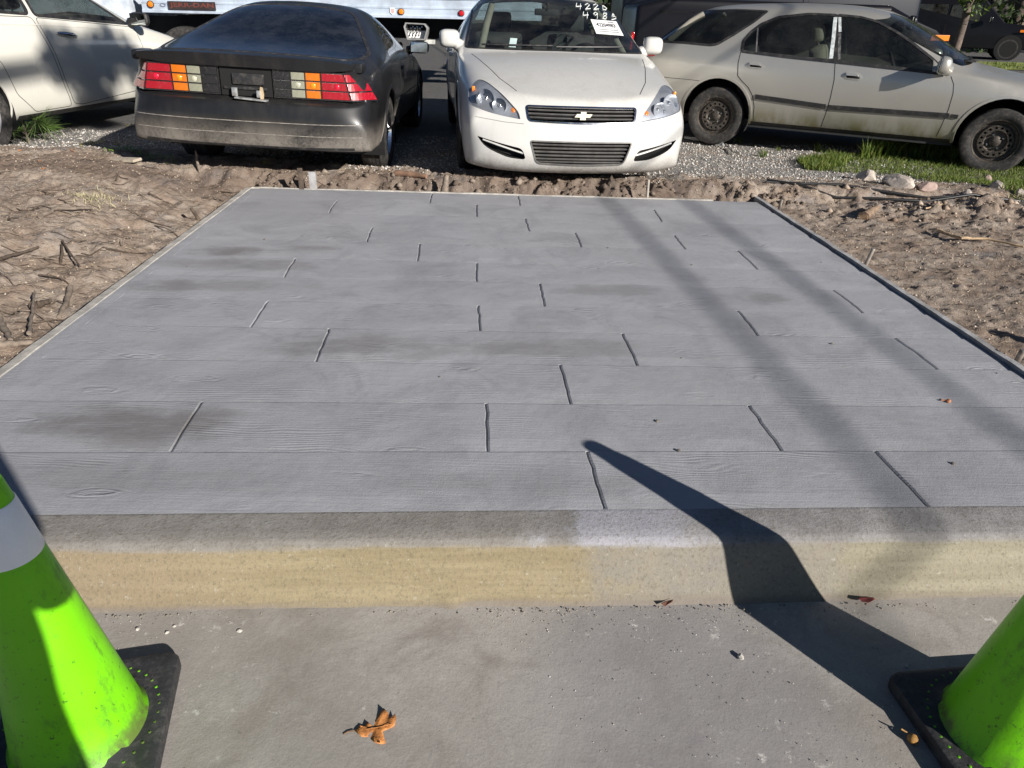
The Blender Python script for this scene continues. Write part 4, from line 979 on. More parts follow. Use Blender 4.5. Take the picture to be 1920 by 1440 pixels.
    q=MB(); q.rbox(-2.46,-2.40,-.13,.11,.682,.694,.004,TR(rx=R_(3))); q.rbox(-2.44,-2.42,-.12,-.09,.70,.75,.004); q.rbox(-2.42,-2.40,.06,.10,.70,.76,.003); q.build('plate_lamp_bar',simple('dull_aluminium',(.6,.6,.58),.35,.7,var=.4,vs=30),r,30)
    q=MB(); q.prism([(-.135,.69),(-.115,.69),(-.105,.72),(-.12,.775),(-.135,.77),(-.14,.72)],'x',-2.43,-2.415); q.build('wood_chip',simple('chip_wood',(.55,.42,.26),.8,var=.3),r)
    # bumper creases, scratches
    for z,w in ((.535,.006),(.445,.006)): c.strip('bumper_line',[(-.86,z),(-.5,z-.005),(0,z-.006),(.5,z-.005),(.86,z)],'x',-1,w,.002,simple('bumper_line_%d'%int(z*1000),(.24,.22,.19),.8,var=.4,vs=20))
    sk=c.strip('lower_skirt',[(-.80,.355),(-.4,.345),(0,.343),(.4,.345),(.80,.355)],'x',-1,.02,.004,B)
    for sd in (1,-1): mirror(r,(.46,sd*1.0,.97),P,(.10,.105,.062),(.52,sd*.87,.93),rot=0)
    for sd in (1,-1): c.strip('body_side_line',[(-.9,.56),(.9,.55)],'y',sd,.012,.003,B)
    I=MT['interior_dark']; t=MB(); t.box(-2.0,1.0,-.80,.80,.25,.33); t.build('cabin_floor',I,r)
    seat(r,-.05,.38,I,back=.55,z=.28); seat(r,-.05,-.38,I,back=.55,z=.28); d=MB(); d.rbox(.45,.9,-.75,.75,.45,.85,.06); d.build('dashboard',I,r,50)
    for ax in (-1.2825,1.2825):
        for sd in (1,-1): wheel(r,(ax,sd*.80,.325),.325,.235,.20,sd,'spoke',MT['rubber'],MT['chrome'])
    x=MB(); x.rbox(-1.9,-1.5,-.4,.45,.22,.36,.05); x.build('exhaust',MT['steel'],r,40)
    return c
coupe_black()
# ---------------------------------------------------------------- champagne station wagon, side on
MT['gpaint']=paint('champagne_paint',(.52,.50,.45),.34,metal=.6,coat=.6,dust=(.50,.46,.38),dusta=.16,low=(.22,.42),lowa=.35,green=((.20,.19,.05),.27,.52,.75),top=.15)
MT['wglass']=glass('wagon_glass',(.40,.44,.42),.03,.03)
def wagon():
    U=((0,.19),(.68,.19),(.84,.26),(.895,.50))
    st=[([-2.42,-2.40,-2.34,-2.30,-2.29,-2.27,-2.24,-2.27,-2.29],[(0,.45),(.45,.45),(.70,.48),(.76,.58),(.77,.70),(.75,.82),(.68,.92),(.36,.97),(0,.99)]),
        ([-2.42,-2.38,-2.28,-2.2,-2.19,-2.17,-2.10,-2.16,-2.18],[(0,.28),(.66,.28),(.82,.36),(.86,.56),(.865,.78),(.84,.97),(.785,1.03),(.44,1.08),(0,1.10)]),
        ([-2.0]*6+[-1.93,-1.97,-1.99],[(0,.22),(.70,.22),(.85,.29),(.895,.54),(.895,.82),(.865,1.0),(.735,1.14),(.42,1.215),(0,1.24)]),
        ([-1.75]*6+[-1.70,-1.74,-1.76],[*U,(.90,.83),(.868,1.0),(.665,1.315),(.39,1.365),(0,1.385)]),
        (-1.36,[*U,(.90,.83),(.868,.995),(.635,1.365),(.37,1.41),(0,1.425)]),
        (-.7,[*U,(.905,.82),(.868,.98),(.625,1.395),(.365,1.44),(0,1.455)]),
        (-.1,[*U,(.905,.80),(.87,.955),(.635,1.38),(.37,1.43),(0,1.445)]),
        (.28,[*U,(.905,.78),(.872,.93),(.675,1.265),(.40,1.35),(0,1.375)]),
        (.62,[*U,(.905,.765),(.872,.905),(.74,1.06),(.44,1.165),(0,1.20)]),
        ([.98]*7+[1.03,1.06],[*U,(.90,.74),(.865,.87),(.78,.905),(.43,.95),(0,.965)]),
        (1.36,[*U,(.895,.70),(.845,.825),(.71,.86),(.38,.885),(0,.895)]),
        (1.8,[(0,.19),(.68,.19),(.83,.26),(.885,.48),(.875,.66),(.805,.77),(.66,.80),(.36,.825),(0,.835)]),
        ([2.1]*9,[(0,.2),(.62,.2),(.78,.28),(.84,.47),(.83,.62),(.75,.71),(.60,.735),(.34,.755),(0,.765)]),
        ([2.36,2.28,2.18,2.14,2.14,2.18,2.24,2.3,2.32],[(0,.22),(.56,.22),(.74,.30),(.79,.46),(.77,.57),(.68,.64),(.54,.66),(.3,.675),(0,.68)]),
        ([2.42,2.38,2.30,2.26,2.26,2.27,2.3,2.36,2.38],[(0,.34),(.4,.34),(.6,.37),(.66,.45),(.66,.5),(.6,.55),(.48,.56),(.28,.57),(0,.575)])]
    c=Car('station_wagon','champagne station wagon with black steel wheels parked side on beside the grass','car',(3.78,8.587,-.034),(0,.014,-.443),st,
          lcrease={5:(2,10,.45),4:(2,11,.3)},rcrease={9:(5,8,.6)})
    P=MT['gpaint']; r=c.root; B=MT['black_plastic']
    c.arches(((-1.3575,.362),(1.3575,.362)),.325,.335,mat=P)
    S=c.side
    dwin=rpoly(S([(1236,76),(1276,45),(1318,17),(1380,18),(1440,21),(1415,40),(1376,65),(1345,83),(1332,85),(1280,80)]),.02,2)
    rwin=rpoly(S([(1391,96),(1394,76),(1408,60),(1428,45),(1460,32),(1516,26),(1568,28),(1566,115),(1480,106)]),.015,2)
    fwin=rpoly(S([(1572,28),(1613,32),(1647,41),(1680,59),(1713,82),(1747,109),(1779,140),(1753,136),(1675,127),(1568,116)]),.012,2)
    for p,t in ((dwin,'dw'),(rwin,'rw'),(fwin,'fw')): c.cut(t,p,'y',lambda q,n:q.z>.80)
    c.cut('ws',rpoly([(-.755,.945),(0,.985),(.755,.945),(.66,1.30),(.35,1.37),(0,1.385),(-.35,1.37),(-.66,1.30)],.03),'x',lambda q,n:q.x>-.1 and q.x<1.1 and n.x>.12 and q.z>.86)
    c.cut('back',rpoly([(-.72,1.05),(0,1.10),(.72,1.05),(.63,1.30),(0,1.36),(-.63,1.30)],.03),'x',lambda q,n:q.x<-1.5 and n.x<-.2 and q.z>1)
    rear_edge=S([(1389,97),(1384,118),(1383,142),(1391,152),(1403,164),(1411,180),(1414,200),(1412,226)]); split=S([(1566,116),(1564,150),(1557,183),(1550,208),(1539,238)])
    front_edge=S([(1783,143),(1788,158),(1787,175),(1778,206),(1765,236),(1755,256)])
    bl=[(x,z+.006) for x,z in S([(1566,116),(1480,107),(1400,98)])]
    rdoor=rear_edge+split[::-1]; fdoor=split+front_edge[::-1]
    sk=[(-2.2,.27),(2.1,.27),(2.1,.1),(-2.2,.1)]
    c.cut('rd',rdoor,'y',lambda q,n:q.z<1.05); c.cut('fd',fdoor,'y',lambda q,n:q.z<1.05)
    c.cut('sill',[(-1.02,.285),(1.02,.285),(1.02,.12),(-1.02,.12)],'y',lambda q,n:q.z<.3,over=(0,c.tags['rd'],c.tags['fd']))
    c.extract('none','body',P)
    c.extract('sill','sill',B,split=True)
    for t in ('dw','rw','fw'):
        for o in c.extract(t,'side_window',MT['wglass'],split=True):
            sd=1 if sum(v.co.y for v in o.data.vertices)>0 else -1
            if sd<0: c.strip('window_trim',{'dw':dwin,'rw':rwin,'fw':fwin}[t],'y',sd,.034 if t!='dw' else .03,.003,B,o,True)
    c.extract('ws','windshield',MT['carglass']); c.extract('back','rear_window',MT['carglass2'])
    for t,pl in (('rd',rdoor),('fd',fdoor)):
        for o in c.extract(t,'door',P,split=True):
            sd=1 if sum(v.co.y for v in o.data.vertices)>0 else -1
            if sd>0: continue
            c.strip('door_seam',rear_edge if t=='rd' else split,'y',sd,.009,.001,MT['seam'],o)
            if t=='fd': c.strip('door_seam',front_edge,'y',sd,.008,.001,MT['seam'],o)
            a,b,e,d=(1397,1435,115,130) if t=='rd' else (1578,1619,134,151)
            hp=S([(a,(e+d)/2-2),(a+8,e),(b-8,e+3),(b,(e+d)/2+3),(b-8,d),(a+8,d-2)])
            c.patch('handle_surround',rpoly(hp,.02),'y',sd,.004,P,o)
            hc=S([(a+9,(e+d)/2-2),(b-7,(e+d)/2+2),(b-7,d-3),(a+9,d-5)]); c.patch('handle_recess',rpoly(hc,.01),'y',sd,.007,MT['dark'],o)
            hq=S([(a+8,e+2),(b-12,e+4),(b-8,(e+d)/2+1),(a+8,(e+d)/2-1)]); c.patch('door_handle',rpoly(hq,.012),'y',sd,.022,P,o)
            m0,m1=((1416,181),(1548,200)) if t=='rd' else ((1553,201),(1779,217))
            c.strip('side_moulding',S([m0,((m0[0]+m1[0])/2,(m0[1]+m1[1])/2),m1]),'y',sd,.05,.014,B,o)
    c.strip('side_moulding',S([(1783,217.5),(1796,219)]),'y',-1,.04,.012,B)
    c.strip('bumper_seam',S([(1240,144),(1257,146),(1290,149),(1320,152.5)]),'y',-1,.006,.001,MT['seam'])
    c.strip('belt_moulding',S([(1400,98),(1480,108),(1566,117),(1675,129),(1755,138)]),'y',-1,.02,.006,B)
    # bare white tape on the two door pillars, quarter-glass divider
    tp=simple('peeling_white_tape',(.52,.56,.56),.7,var=.4,vs=30)
    c.strip('pillar_strip',S([(1566.5,33),(1563,70),(1558,110)]),'y',-1,.040,.005,tp); c.strip('pillar_strip',S([(1574.5,33),(1575,60)]),'y',-1,.030,.005,tp); c.strip('pillar_strip',S([(1574.5,62),(1573,112)]),'y',-1,.030,.005,simple('worn_pillar',(.10,.10,.10),.7,var=.8,vs=40))
    c.strip('glass_divider',S([(1421,53),(1418,98)]),'y',-1,.016,.004,MT['slat'] if 'slat' in MT else B)
    l,n=c.pxhit(1738,122)
    mirror(r,(.70,-1.0,.955),P,(.085,.10,.080),(.76,-.87,.915)); mirror(r,(.70,1.0,.955),P,(.085,.10,.080),(.76,.87,.915))
    c.patch('mirror_corner',S([(1750,112),(1774,138),(1748,134)]),'y',-1,.006,P)
    for k in range(2): c.strip('bumper_groove',S([(1262,155+6*k),(1292,157+6*k)]),'y',-1,.008,.002,MT['gpaint'])
    # tail lamp, roof rail, wiper
    c.patch('tail_lamp',rpoly([(-2.22,.86),(-2.12,.87),(-2.12,.96),(-2.2,.97)],.02),'y',-1,.012,MT['red'])
    wp=MB(); l,n=c.hit('z',1.0,.30,1); l2,_=c.hit('z',.96,-.45,1); wp.tube([l+n*.02,l2+n*.03],.008,6); wp.rbox(-.05,.05,-.1,.1,0,.02,.005,TR(l2)); wp.build('wiper',B,r,40)
    I=MT['interior']; t=MB(); t.box(-2.0,1.0,-.78,.78,.22,.30); t.build('cabin_floor',MT['interior_dark'],r)
    bg=MT['interior_beige']; seat(r,-.1,.38,I,back=.6); seat(r,-.1,-.38,bg,back=.6); b=MB(); b.rbox(-1.15,-.7,-.66,.66,.30,.5,.06); b.rbox(-1.22,-1.08,-.64,.64,.45,1.02,.06); b.build('rear_seat',I,r,50)
    d=MB(); d.rbox(.42,.95,-.74,.74,.5,.88,.06); d.build('dashboard',MT['interior_dark'],r,50); steering_wheel(r,(.32,.38,.82),R_(-28),MT['interior_dark'])
    for sd in (1,-1): p=MB(); p.tube([(-2.02,sd*.70,1.03),(-1.82,sd*.64,1.22),(-1.7,sd*.58,1.30)],.035,8); p.build('pillar_trim',bg,r,50)
    bl=simple('black_steel_wheel',(.06,.054,.048),.5,.4,var=.5,vs=25,dirt=((.28,.22,.16),.7))
    for ax in (-1.3575,1.3575):
        for sd in (1,-1): wheel(r,(ax,sd*.765,.305),.305,.19,.205,sd,'steel',MT['rubber'],bl,steer=(R_(-4) if ax>0 else 0))
    return c
wagon()
# ---------------------------------------------------------------- white crossover on the left
MT['ivory']=paint('ivory_paint',(.68,.66,.59),.25,coat=.9,dust=(.5,.46,.38),dusta=.10,low=(.25,.40),lowa=.2,top=.1)
def crossover():
    U=((0,.22),(.70,.22),(.86,.25),(.915,.50))
    st=[([-2.25]*9,[(0,.5),(.5,.5),(.7,.55),(.76,.7),(.77,.85),(.76,1.0),(.70,1.15),(.4,1.25),(0,1.27)]),
        ([-2.15]*9,[(0,.30),(.70,.30),(.85,.4),(.89,.62),(.89,.9),(.87,1.1),(.78,1.25),(.45,1.36),(0,1.38)]),
        (-1.8,[*U,(.92,.92),(.89,1.16),(.72,1.5),(.42,1.58),(0,1.6)]),
        (-1.2,[*U,(.925,.92),(.89,1.19),(.68,1.60),(.40,1.66),(0,1.68)]),
        (-.5,[*U,(.925,.90),(.89,1.16),(.67,1.62),(.40,1.68),(0,1.70)]),
        (.1,[*U,(.925,.88),(.89,1.12),(.68,1.56),(.40,1.64),(0,1.66)]),
        (.6,[*U,(.925,.86),(.89,1.08),(.75,1.32),(.44,1.43),(0,1.46)]),
        (1.05,[*U,(.92,.84),(.88,1.04),(.80,1.10),(.46,1.17),(0,1.19)]),
        (1.5,[*U,(.91,.80),(.86,.97),(.74,1.01),(.42,1.04),(0,1.05)]),
        (2.0,[(0,.22),(.70,.22),(.86,.3),(.90,.5),(.88,.74),(.80,.88),(.66,.92),(.38,.94),(0,.95)]),
        ([2.35,2.3,2.22,2.18,2.18,2.2,2.24,2.28,2.3],[(0,.25),(.6,.25),(.76,.32),(.82,.5),(.80,.66),(.72,.76),(.58,.79),(.34,.81),(0,.82)]),
        ([2.42,2.4,2.34,2.32,2.32,2.32,2.34,2.37,2.38],[(0,.4),(.4,.4),(.6,.42),(.68,.5),(.68,.58),(.62,.65),(.5,.67),(.3,.68),(0,.69)])]
    c=Car('crossover','ivory white crossover with chrome door handle and black sill, dappled with shade','car',(-5.61,8.63,-.03),(0,0,1.42),st,lcrease={5:(2,9,.45),4:(2,9,.3)},rcrease={7:(5,8,.6)})
    P=MT['ivory']; r=c.root; B=MT['black_plastic']
    c.arches(((-1.61,.385),(1.4,.385)),.36,.36,mat=P)
    fw=rpoly([(.84,1.085),(.15,1.52),(-.55,1.585),(-.60,1.185)],.04); rw=rpoly([(-.67,1.195),(-.63,1.585),(-1.3,1.56),(-1.55,1.245)],.05)
    for p,t in ((fw,'fw'),(rw,'rw')): c.cut(t,p,'y',lambda q,n:q.z>1.0)
    c.cut('ws',rpoly([(-.76,1.13),(0,1.20),(.76,1.13),(.66,1.5),(0,1.6),(-.66,1.5)],.03),'x',lambda q,n:q.x>-.1 and n.x>.1 and q.z>1)
    fd=rpoly([(.95,.38),(.99,.75),(.93,1.05),(-.615,1.165),(-.50,.836),(-.43,.525),(-.35,.335,.06),(-.2,.315)],.05); rd=rpoly([(-.66,1.17),(-.54,.836),(-.47,.525),(-.38,.315),(-.90,.315),(-1.12,.5),(-1.22,.8),(-1.6,1.0),(-1.62,1.2)],.04)
    c.cut('fd',fd,'y',lambda q,n:q.z<1.25); c.cut('rd',rd,'y',lambda q,n:q.z<1.28)
    c.cut('sill',[(-1.12,.30),(1.05,.29),(1.05,.15),(-1.12,.15)],'y',lambda q,n:q.z<.31,over=(0,c.tags['fd'],c.tags['rd']))
    c.extract('none','body',P); c.extract('sill','sill',B,split=True)
    for t in ('fw','rw'):
        for o in c.extract(t,'side_window',MT['carglass2'],split=True):
            if sum(v.co.y for v in o.data.vertices)<0: c.strip('window_trim',fw if t=='fw' else rw,'y',-1,.035,.004,B,o,True)
    c.extract('ws','windshield',MT['carglass'])
    for t,pl in (('fd',fd),('rd',rd)):
        for o in c.extract(t,'door',P,split=True):
            if sum(v.co.y for v in o.data.vertices)>0: continue
            c.strip('door_seam',pl,'y',-1,.007,.001,MT['seam'],o,True)
            x0=-.40 if t=='fd' else -1.45; z0=1.02 if t=='fd' else 1.05
            hp=MB(); pts=[]
            for k in range(9):
                x=x0+.27*k/8; l,n=c.hit('y',x,z0-.035*k/8,-1); pts.append(l+n*(.012+.03*math.sin(math.pi*k/8)))
            hp.tube(pts,[.012,.018,.02,.021,.021,.021,.02,.017,.012],8).build('door_handle',MT['chrome'],o,50)
            l,n=c.hit('y',x0+.25,z0-.033,-1)
    mirror(r,(.84,-1.03,1.14),B,(.09,.11,.075),(.86,-.90,1.10))
    c.strip('belt_crease',[(-1.6,1.13),(-.6,1.10),(.9,1.02)],'y',-1,.012,.003,P)
    c.strip('hood_seam',[(1.15,-.80),(1.5,-.74),(2.0,-.68)],'z',1,.007,.001,MT['seam'])
    I=MT['interior']; t=MB(); t.box(-1.9,1.0,-.78,.78,.26,.34); t.build('cabin_floor',MT['interior_dark'],r); seat(r,0,.4,I,z=.45); seat(r,0,-.4,I,z=.45); d=MB(); d.rbox(.5,1.0,-.74,.74,.6,1.05,.06); d.build('dashboard',MT['interior_dark'],r,50)
    b=MB(); b.rbox(-1.2,-.75,-.66,.66,.4,.62,.06); b.rbox(-1.28,-1.12,-.64,.64,.55,1.15,.06); b.build('rear_seat',I,r,50)
    for ax in (-1.61,1.4):
        for sd in (1,-1): wheel(r,(ax,sd*.80,.35),.35,.235,.22,sd,'spoke',MT['rubber'],MT['white'] if False else simple('silver_wheel',(.62,.63,.64),.3,.6,var=.1))
    return c
crossover()
# ---------------------------------------------------------------- traffic cones
def cone_mat():
    n=NT('lime_cone'); x,y,z=n.xyz()[:3]; a=n.noise(5,4); sp=n.noise(70,4,.75); sc=n.noise(9,6,.75,co=n.coord((1,1,.5)))
    c=n.mix(n.map(a,.3,.7),(.15,.53,.001),(.175,.61,.002)); c=n.mix(n.mth('MULTIPLY',n.map(sp,.60,.68),n.map(z,.6,.1,.25,.95)),c,(.05,.12,.01)); c=n.mix(n.map(sc,.52,.68,0,.6),c,(.06,.14,.02)); c=n.mix(n.map(n.noise(3,5,.7,dist=1.2),.55,.75,0,.35),c,(.05,.22,.005)); st=n.noise(14,5,.7,co=n.coord((1,1,.08),rot=(.3,.2,0))); c=n.mix(n.map(st,.66,.72,0,.5),c,(.04,.09,.02))
    c=n.mix(n.mth('MULTIPLY',n.map(z,.10,.04),n.map(sc,.4,.6)),c,(.10,.16,.03))
    return n.pbr(c,.42,0,n.bump(n.noise(120,3),.08,.004),0,.4,sub=0)
MT['lime']=cone_mat()
nb=NT('reflective_band'); hx=nb.voro(220); cc=nb.mix(nb.map(hx,.1,.5,0,.2),(.90,.91,.92),(.78,.80,.82)); MT['band']=nb.pbr(cc,.35,0,nb.bump(hx,.2,.002),.3)
MT['cone_base']=simple('cone_rubber',(.030,.030,.032),.62,var=.3,vs=12,bump=.35,bs=90,dirt=((.14,.13,.12),.5))
def traffic_cone(loc, rz, label):
    r=empty('traffic_cone',loc,(0,0,rz)); tag(r,label,'cone','lime traffic cones')
    rad=lambda z: .135+(.031-.135)*(z-.03)/.68
    b=MB(); prof=[(.142,.030),(.140,.036)]+[(rad(z),z) for z in (.045,.15,.25,.35,.45,.54,.66,.70)]+[(.030,.709),(.026,.713),(.020,.713),(.018,.69)]
    b.lathe(prof,64); b.build('cone_body',MT['lime'],r,40)
    d=MB(); d.lathe([(rad(.54)+.0006,.54),(rad(.545)+.002,.543),(rad(.655)+.002,.657),(rad(.66)+.0006,.66)],64); d.build('reflective_band',MT['band'],r,40)
    bs=MB(); h=.183; ring=rpoly([(-h,-h),(h,-h),(h,h),(-h,h)],.035,6); m=len(ring); V=[];F=[]
    for s,z in ((1,.0),(1.0,.024),(.985,.032),(.93,.036),(.80,.034)):
        V+=[Vector((x*s,y*s,z)) for x,y in ring]
    for k in range(4):
        for i in range(m): F.append((k*m+i,k*m+(i+1)%m,(k+1)*m+(i+1)%m,(k+1)*m+i))
    # inner ring up to the cone
    circ_=[Vector((.150*math.cos(math.atan2(y,x)),.150*math.sin(math.atan2(y,x)),.035)) for x,y in ring]; circ2=[Vector((.136*math.cos(math.atan2(y,x)),.136*math.sin(math.atan2(y,x)),.042)) for x,y in ring]
    o=len(V); V+=circ_+circ2
    for i in range(m): F+=[(4*m+i,4*m+(i+1)%m,o+(i+1)%m,o+i),(o+i,o+(i+1)%m,o+m+(i+1)%m,o+m+i)]
    base=bs.add(V,F).build('cone_base',MT['cone_base'],r,30)
    for k in range(40):
        a=2*math.pi*k/40
        q=MB(); q.lathe([(.0034,0),(.0030,.0016),(.001,.0022)],8,TR((.163*math.cos(a),.163*math.sin(a),.0342))); q.build('lug',MT['lime'],base)
    return r
traffic_cone((-.955,1.04,-.17),R_(14),'lime traffic cone in a person\'s shadow, standing by the oak leaf')
traffic_cone((1.155,1.08,-.17),R_(7),'lime traffic cone throwing a long shadow up over the kerb')
q=pix(1857,612,-.03)+Vector((SDX,SDY,0))*(.71/math.tan(SUN_EL)); traffic_cone((q.x,q.y,-.06),R_(20),'added lime traffic cone out of frame, standing in for an unknown shadow caster')  # added unseen cone, only a stand-in for whatever casts the pointed shadow here
# ---------------------------------------------------------------- oak leaf and litter in the gutter
def leaf(name,label,px_out,z,mat,lift,cat='leaf',group=None,thick=.0006):
    P=[pix(u,v,z) for u,v in px_out]; c=sum(P,Vector())/len(P); L=[(p-c) for p in P]; V=[];F=[]; m=len(L); R=max(p.length for p in L)
    for s in (1,.66,.33):
        for i,p in enumerate(L):
            q=p*s; hh=lift*(.25+ .75*(q.length/R)**1.6*(1 if (i*7)%5<3 else .45))+.004*math.sin(q.x*160)*s
            V.append(Vector((q.x,q.y,max(.001,hh))))
    V.append(Vector((0,0,lift*.25)))
    for k in range(2):
        for i in range(m): F.append((k*m+i,k*m+(i+1)%m,(k+1)*m+(i+1)%m,(k+1)*m+i))
    for i in range(m): F.append((2*m+i,2*m+(i+1)%m,3*m))
    n=len(V); V+=[v-Vector((0,0,thick)) for v in V]; F+=[tuple(a+n for a in f)[::-1] for f in F[:]]; F+=[(i,i+n,(i+1)%m+n,(i+1)%m) for i in range(m)]
    r=raw(name,V,F,mat,None,True); r.location=c; tag(r,label,cat,group); return r,L
MT['oak']=simple('dry_oak_leaf',(.50,.20,.055),.7,var=.45,vs=60,bump=.4,bs=200)
ol=[(495,1262),(508,1250),(520,1235),(532,1243),(545,1240),(556,1215),(570,1220),(590,1188),(600,1205),(622,1172),(640,1158),(662,1172),(668,1192),(698,1184),(702,1205),(692,1245),(660,1248),(634,1262),(640,1290),(650,1318),(628,1332),(602,1332),(585,1312),(570,1284),(548,1290),(530,1299),(512,1278)]
lf,L=leaf('oak_leaf','curled orange-brown oak leaf lying on the gutter concrete',[(480+a/2.6667,900+b/2.6667) for a,b in ol],-.168,MT['oak'],.010)
st=MB(); st.tube([L[0]*1.0+Vector((0,0,.006)),L[0]*1.25+Vector((-.004,.002,.004)),L[0]*1.45+Vector((-.004,-.003,.003))],.0012,5); st.build('leaf_stem',simple('leaf_stem',(.2,.1,.04),.8),lf)
vn=MB(); vn.tube([L[0]*.9+Vector((0,0,.006)),Vector((0,0,.0045)),-L[0]*.8+Vector((0,0,.008))],.0009,5); vn.build('leaf_vein',MT['oak'],lf)
MT['redleaf']=simple('dried_red_leaf',(.17,.035,.035),.6,var=.4,vs=80)
leaf('curled_leaf','dark red curled leaf caught against the kerb foot inside the cone shadow edge',[(1606,1127),(1618,1121),(1636,1122),(1640,1127),(1628,1133),(1612,1133)],-.160,MT['redleaf'],.012)
leaf('curled_leaf','small brown curled leaf at the kerb foot on the lit side',[(1239,1135),(1248,1128),(1262,1127),(1260,1133),(1246,1138)],-.160,simple('dried_brown_leaf',(.22,.10,.07),.7,var=.4,vs=80),.010)
a=MB(); p=pix(1703,1383,-.17); a.lathe([(.001,0),(.009,.003),(.012,.010),(.010,.018),(.003,.024),(.001,.025)],12,TR(p,rx=.9,rz=.5)); a.tube([p+Vector((.004,-.004,.006)),p+Vector((.010,-.02,.004))],.0025,6); a.tube([p+Vector((-.004,.004,.012)),p+Vector((-.016,.010,.016))],.002,6)
tag(a.build('seed_husk',simple('husk',(.42,.22,.06),.6,var=.4,vs=90),None,50),'dry tan seed husk beside the black cone base','seed')
a=MB(); p=pix(1777,753,0); a.lathe([(.001,0),(.008,.003),(.009,.008),(.004,.013),(.001,.014)],10,TR(p,rx=.6)); a.tube([p+Vector((0,0,.006)),p+Vector((-.025,.004,.004))],.0025,6); tag(a.build('seed_husk',simple('husk2',(.48,.20,.09),.6,var=.4,vs=90),None,50),'small orange seed husk lying on the stamped slab','seed')
def debris(name,label,cat,spots,mat,group,size,seed):
    rr=random.Random(seed)
    for (u,v,z) in spots:
        bm=bmesh.new(); bmesh.ops.create_icosphere(bm,subdivisions=1,radius=1); s=size*rr.uniform(.6,1.4)
        for q in bm.verts: q.co=Vector((q.co.x*s*rr.uniform(.8,1.3),q.co.y*s*rr.uniform(.7,1.1),q.co.z*s*rr.uniform(.5,.8)))
        o=obj(name,bm,mat); o.location=pix(u,v,z)+Vector((0,0,s*.25)); o.rotation_euler=(0,0,rr.uniform(0,6)); tag(o,label,cat,group)
MT['pebble']=simple('pale_pebble',(.50,.47,.42),.9,var=.3,vs=60)
debris('pebble','pale pebble lying on the gutter below the yellow kerb','pebble',[(313,1187,-.17),(327,1175,-.17),(449,1184,-.17),(184,1182,-.17),(258,1180,-.17),(1388,1232,-.17),(1700,1250,-.17)],MT['pebble'],'pebbles in the gutter',.0075,3)
debris('crumb','tiny crumb of grit on the stamped slab','crumb',[(1278,672,0),(1232,790,0),(1560,645,0),(1540,492,0),(1787,870,0),(1273,845,0),(350,501,0),(1140,465,0),(825,707,0),(1869,700,0),(1297,497,0),(497,449,0)],simple('grit',(.16,.14,.12),.9,var=.5,vs=200),'grit on the slab',.006,4)
# crumbs of mortar along the kerb foot: nobody could count them
def scatter(name,n,fn,size,mat,seed,sub=0,flat=.7,lift=.2):
    rr=np.random.default_rng(seed); base=np.array([(1,0,0),(-1,0,0),(0,1,0),(0,-1,0),(0,0,1),(0,0,-1)],float); tri=np.array([(0,2,4),(2,1,4),(1,3,4),(3,0,4),(2,0,5),(1,2,5),(3,1,5),(0,3,5)])
    P=fn(rr,n); n=len(P); s=size[0]+(size[1]-size[0])*rr.random(n)**2.5
    V=base[None]*(s[:,None,None])*rr.uniform(.65,1.25,(n,6,3)); V[:,:,2]*=flat
    a=rr.uniform(0,6.28,n); ca,sa=np.cos(a)[:,None],np.sin(a)[:,None]; x=V[:,:,0]*ca-V[:,:,1]*sa; y=V[:,:,0]*sa+V[:,:,1]*ca
    V=np.stack([x,y,V[:,:,2]],2)+P[:,None,:]; V[:,:,2]+=(s*lift)[:,None]
    F=(tri[None]+(np.arange(n)*6)[:,None,None]).reshape(-1,3); V=V.reshape(-1,3)
    me=bpy.data.meshes.new(name); me.vertices.add(len(V)); me.vertices.foreach_set('co',V.ravel()); me.loops.add(F.size); me.loops.foreach_set('vertex_index',F.ravel().astype(np.int32)); me.polygons.add(len(F))
    me.polygons.foreach_set('loop_start',np.arange(0,F.size,3,dtype=np.int32)); me.polygons.foreach_set('loop_total',np.full(len(F),3,np.int32)); me.update(); me.validate()
    return tag(obj(name,me,mat),kind='stuff')
def f_kerb(rr,n):
    x=rr.uniform(-1.6,2.0,n); y=1.685+.05*x-.232-np.abs(rr.normal(0,.012,n)); return np.stack([x,y,np.full(n,-.168)],1)
tag(scatter('kerb_crumbs',420,f_kerb,(.0008,.0045),simple('mortar_crumbs',(.27,.235,.19),.95,var=.5,vs=150),2),'dark crumbs of dirt strewn along the kerb foot','crumbs')
n_=NT('gravel_stones'); g_=n_.n('ShaderNodeNewGeometry'); gc=n_.ramp(g_.outputs['Random Per Island'],[(0,(.13,.12,.11)),(.35,(.30,.28,.25)),(.6,(.46,.43,.39)),(.8,(.62,.60,.56)),(.92,(.34,.24,.17)),(1,(.75,.73,.70))]); MT['gravel']=n_.pbr(gc,.9)
n_=NT('soil_clods'); g_=n_.n('ShaderNodeNewGeometry'); gc=n_.ramp(g_.outputs['Random Per Island'],[(0,(.15,.105,.075)),(.5,(.33,.25,.185)),(.9,(.44,.36,.285)),(1,(.55,.50,.44))]); MT['clod']=n_.pbr(gc,.95)
def f_gut(rr,n):
    x=rr.uniform(-1.6,1.9,n); y=rr.uniform(.7,1.44,n)+.05*x; y=np.where(rr.random(n)<.35,1.685+.05*x-.235-np.abs(rr.normal(0,.07,n)),y); k=y<1.685+.05*x-.24; return np.stack([x[k],y[k],np.full(k.sum(),-.1695)],1)
tag(scatter('gutter_grit',3600,f_gut,(.0005,.0024),MT['gravel'],19,flat=.7,lift=.1),'fine pale and dark grit scattered over the gutter','grit')
def on_ground(X,Y): return np.stack([X,Y,ground_h(X,Y)],1)
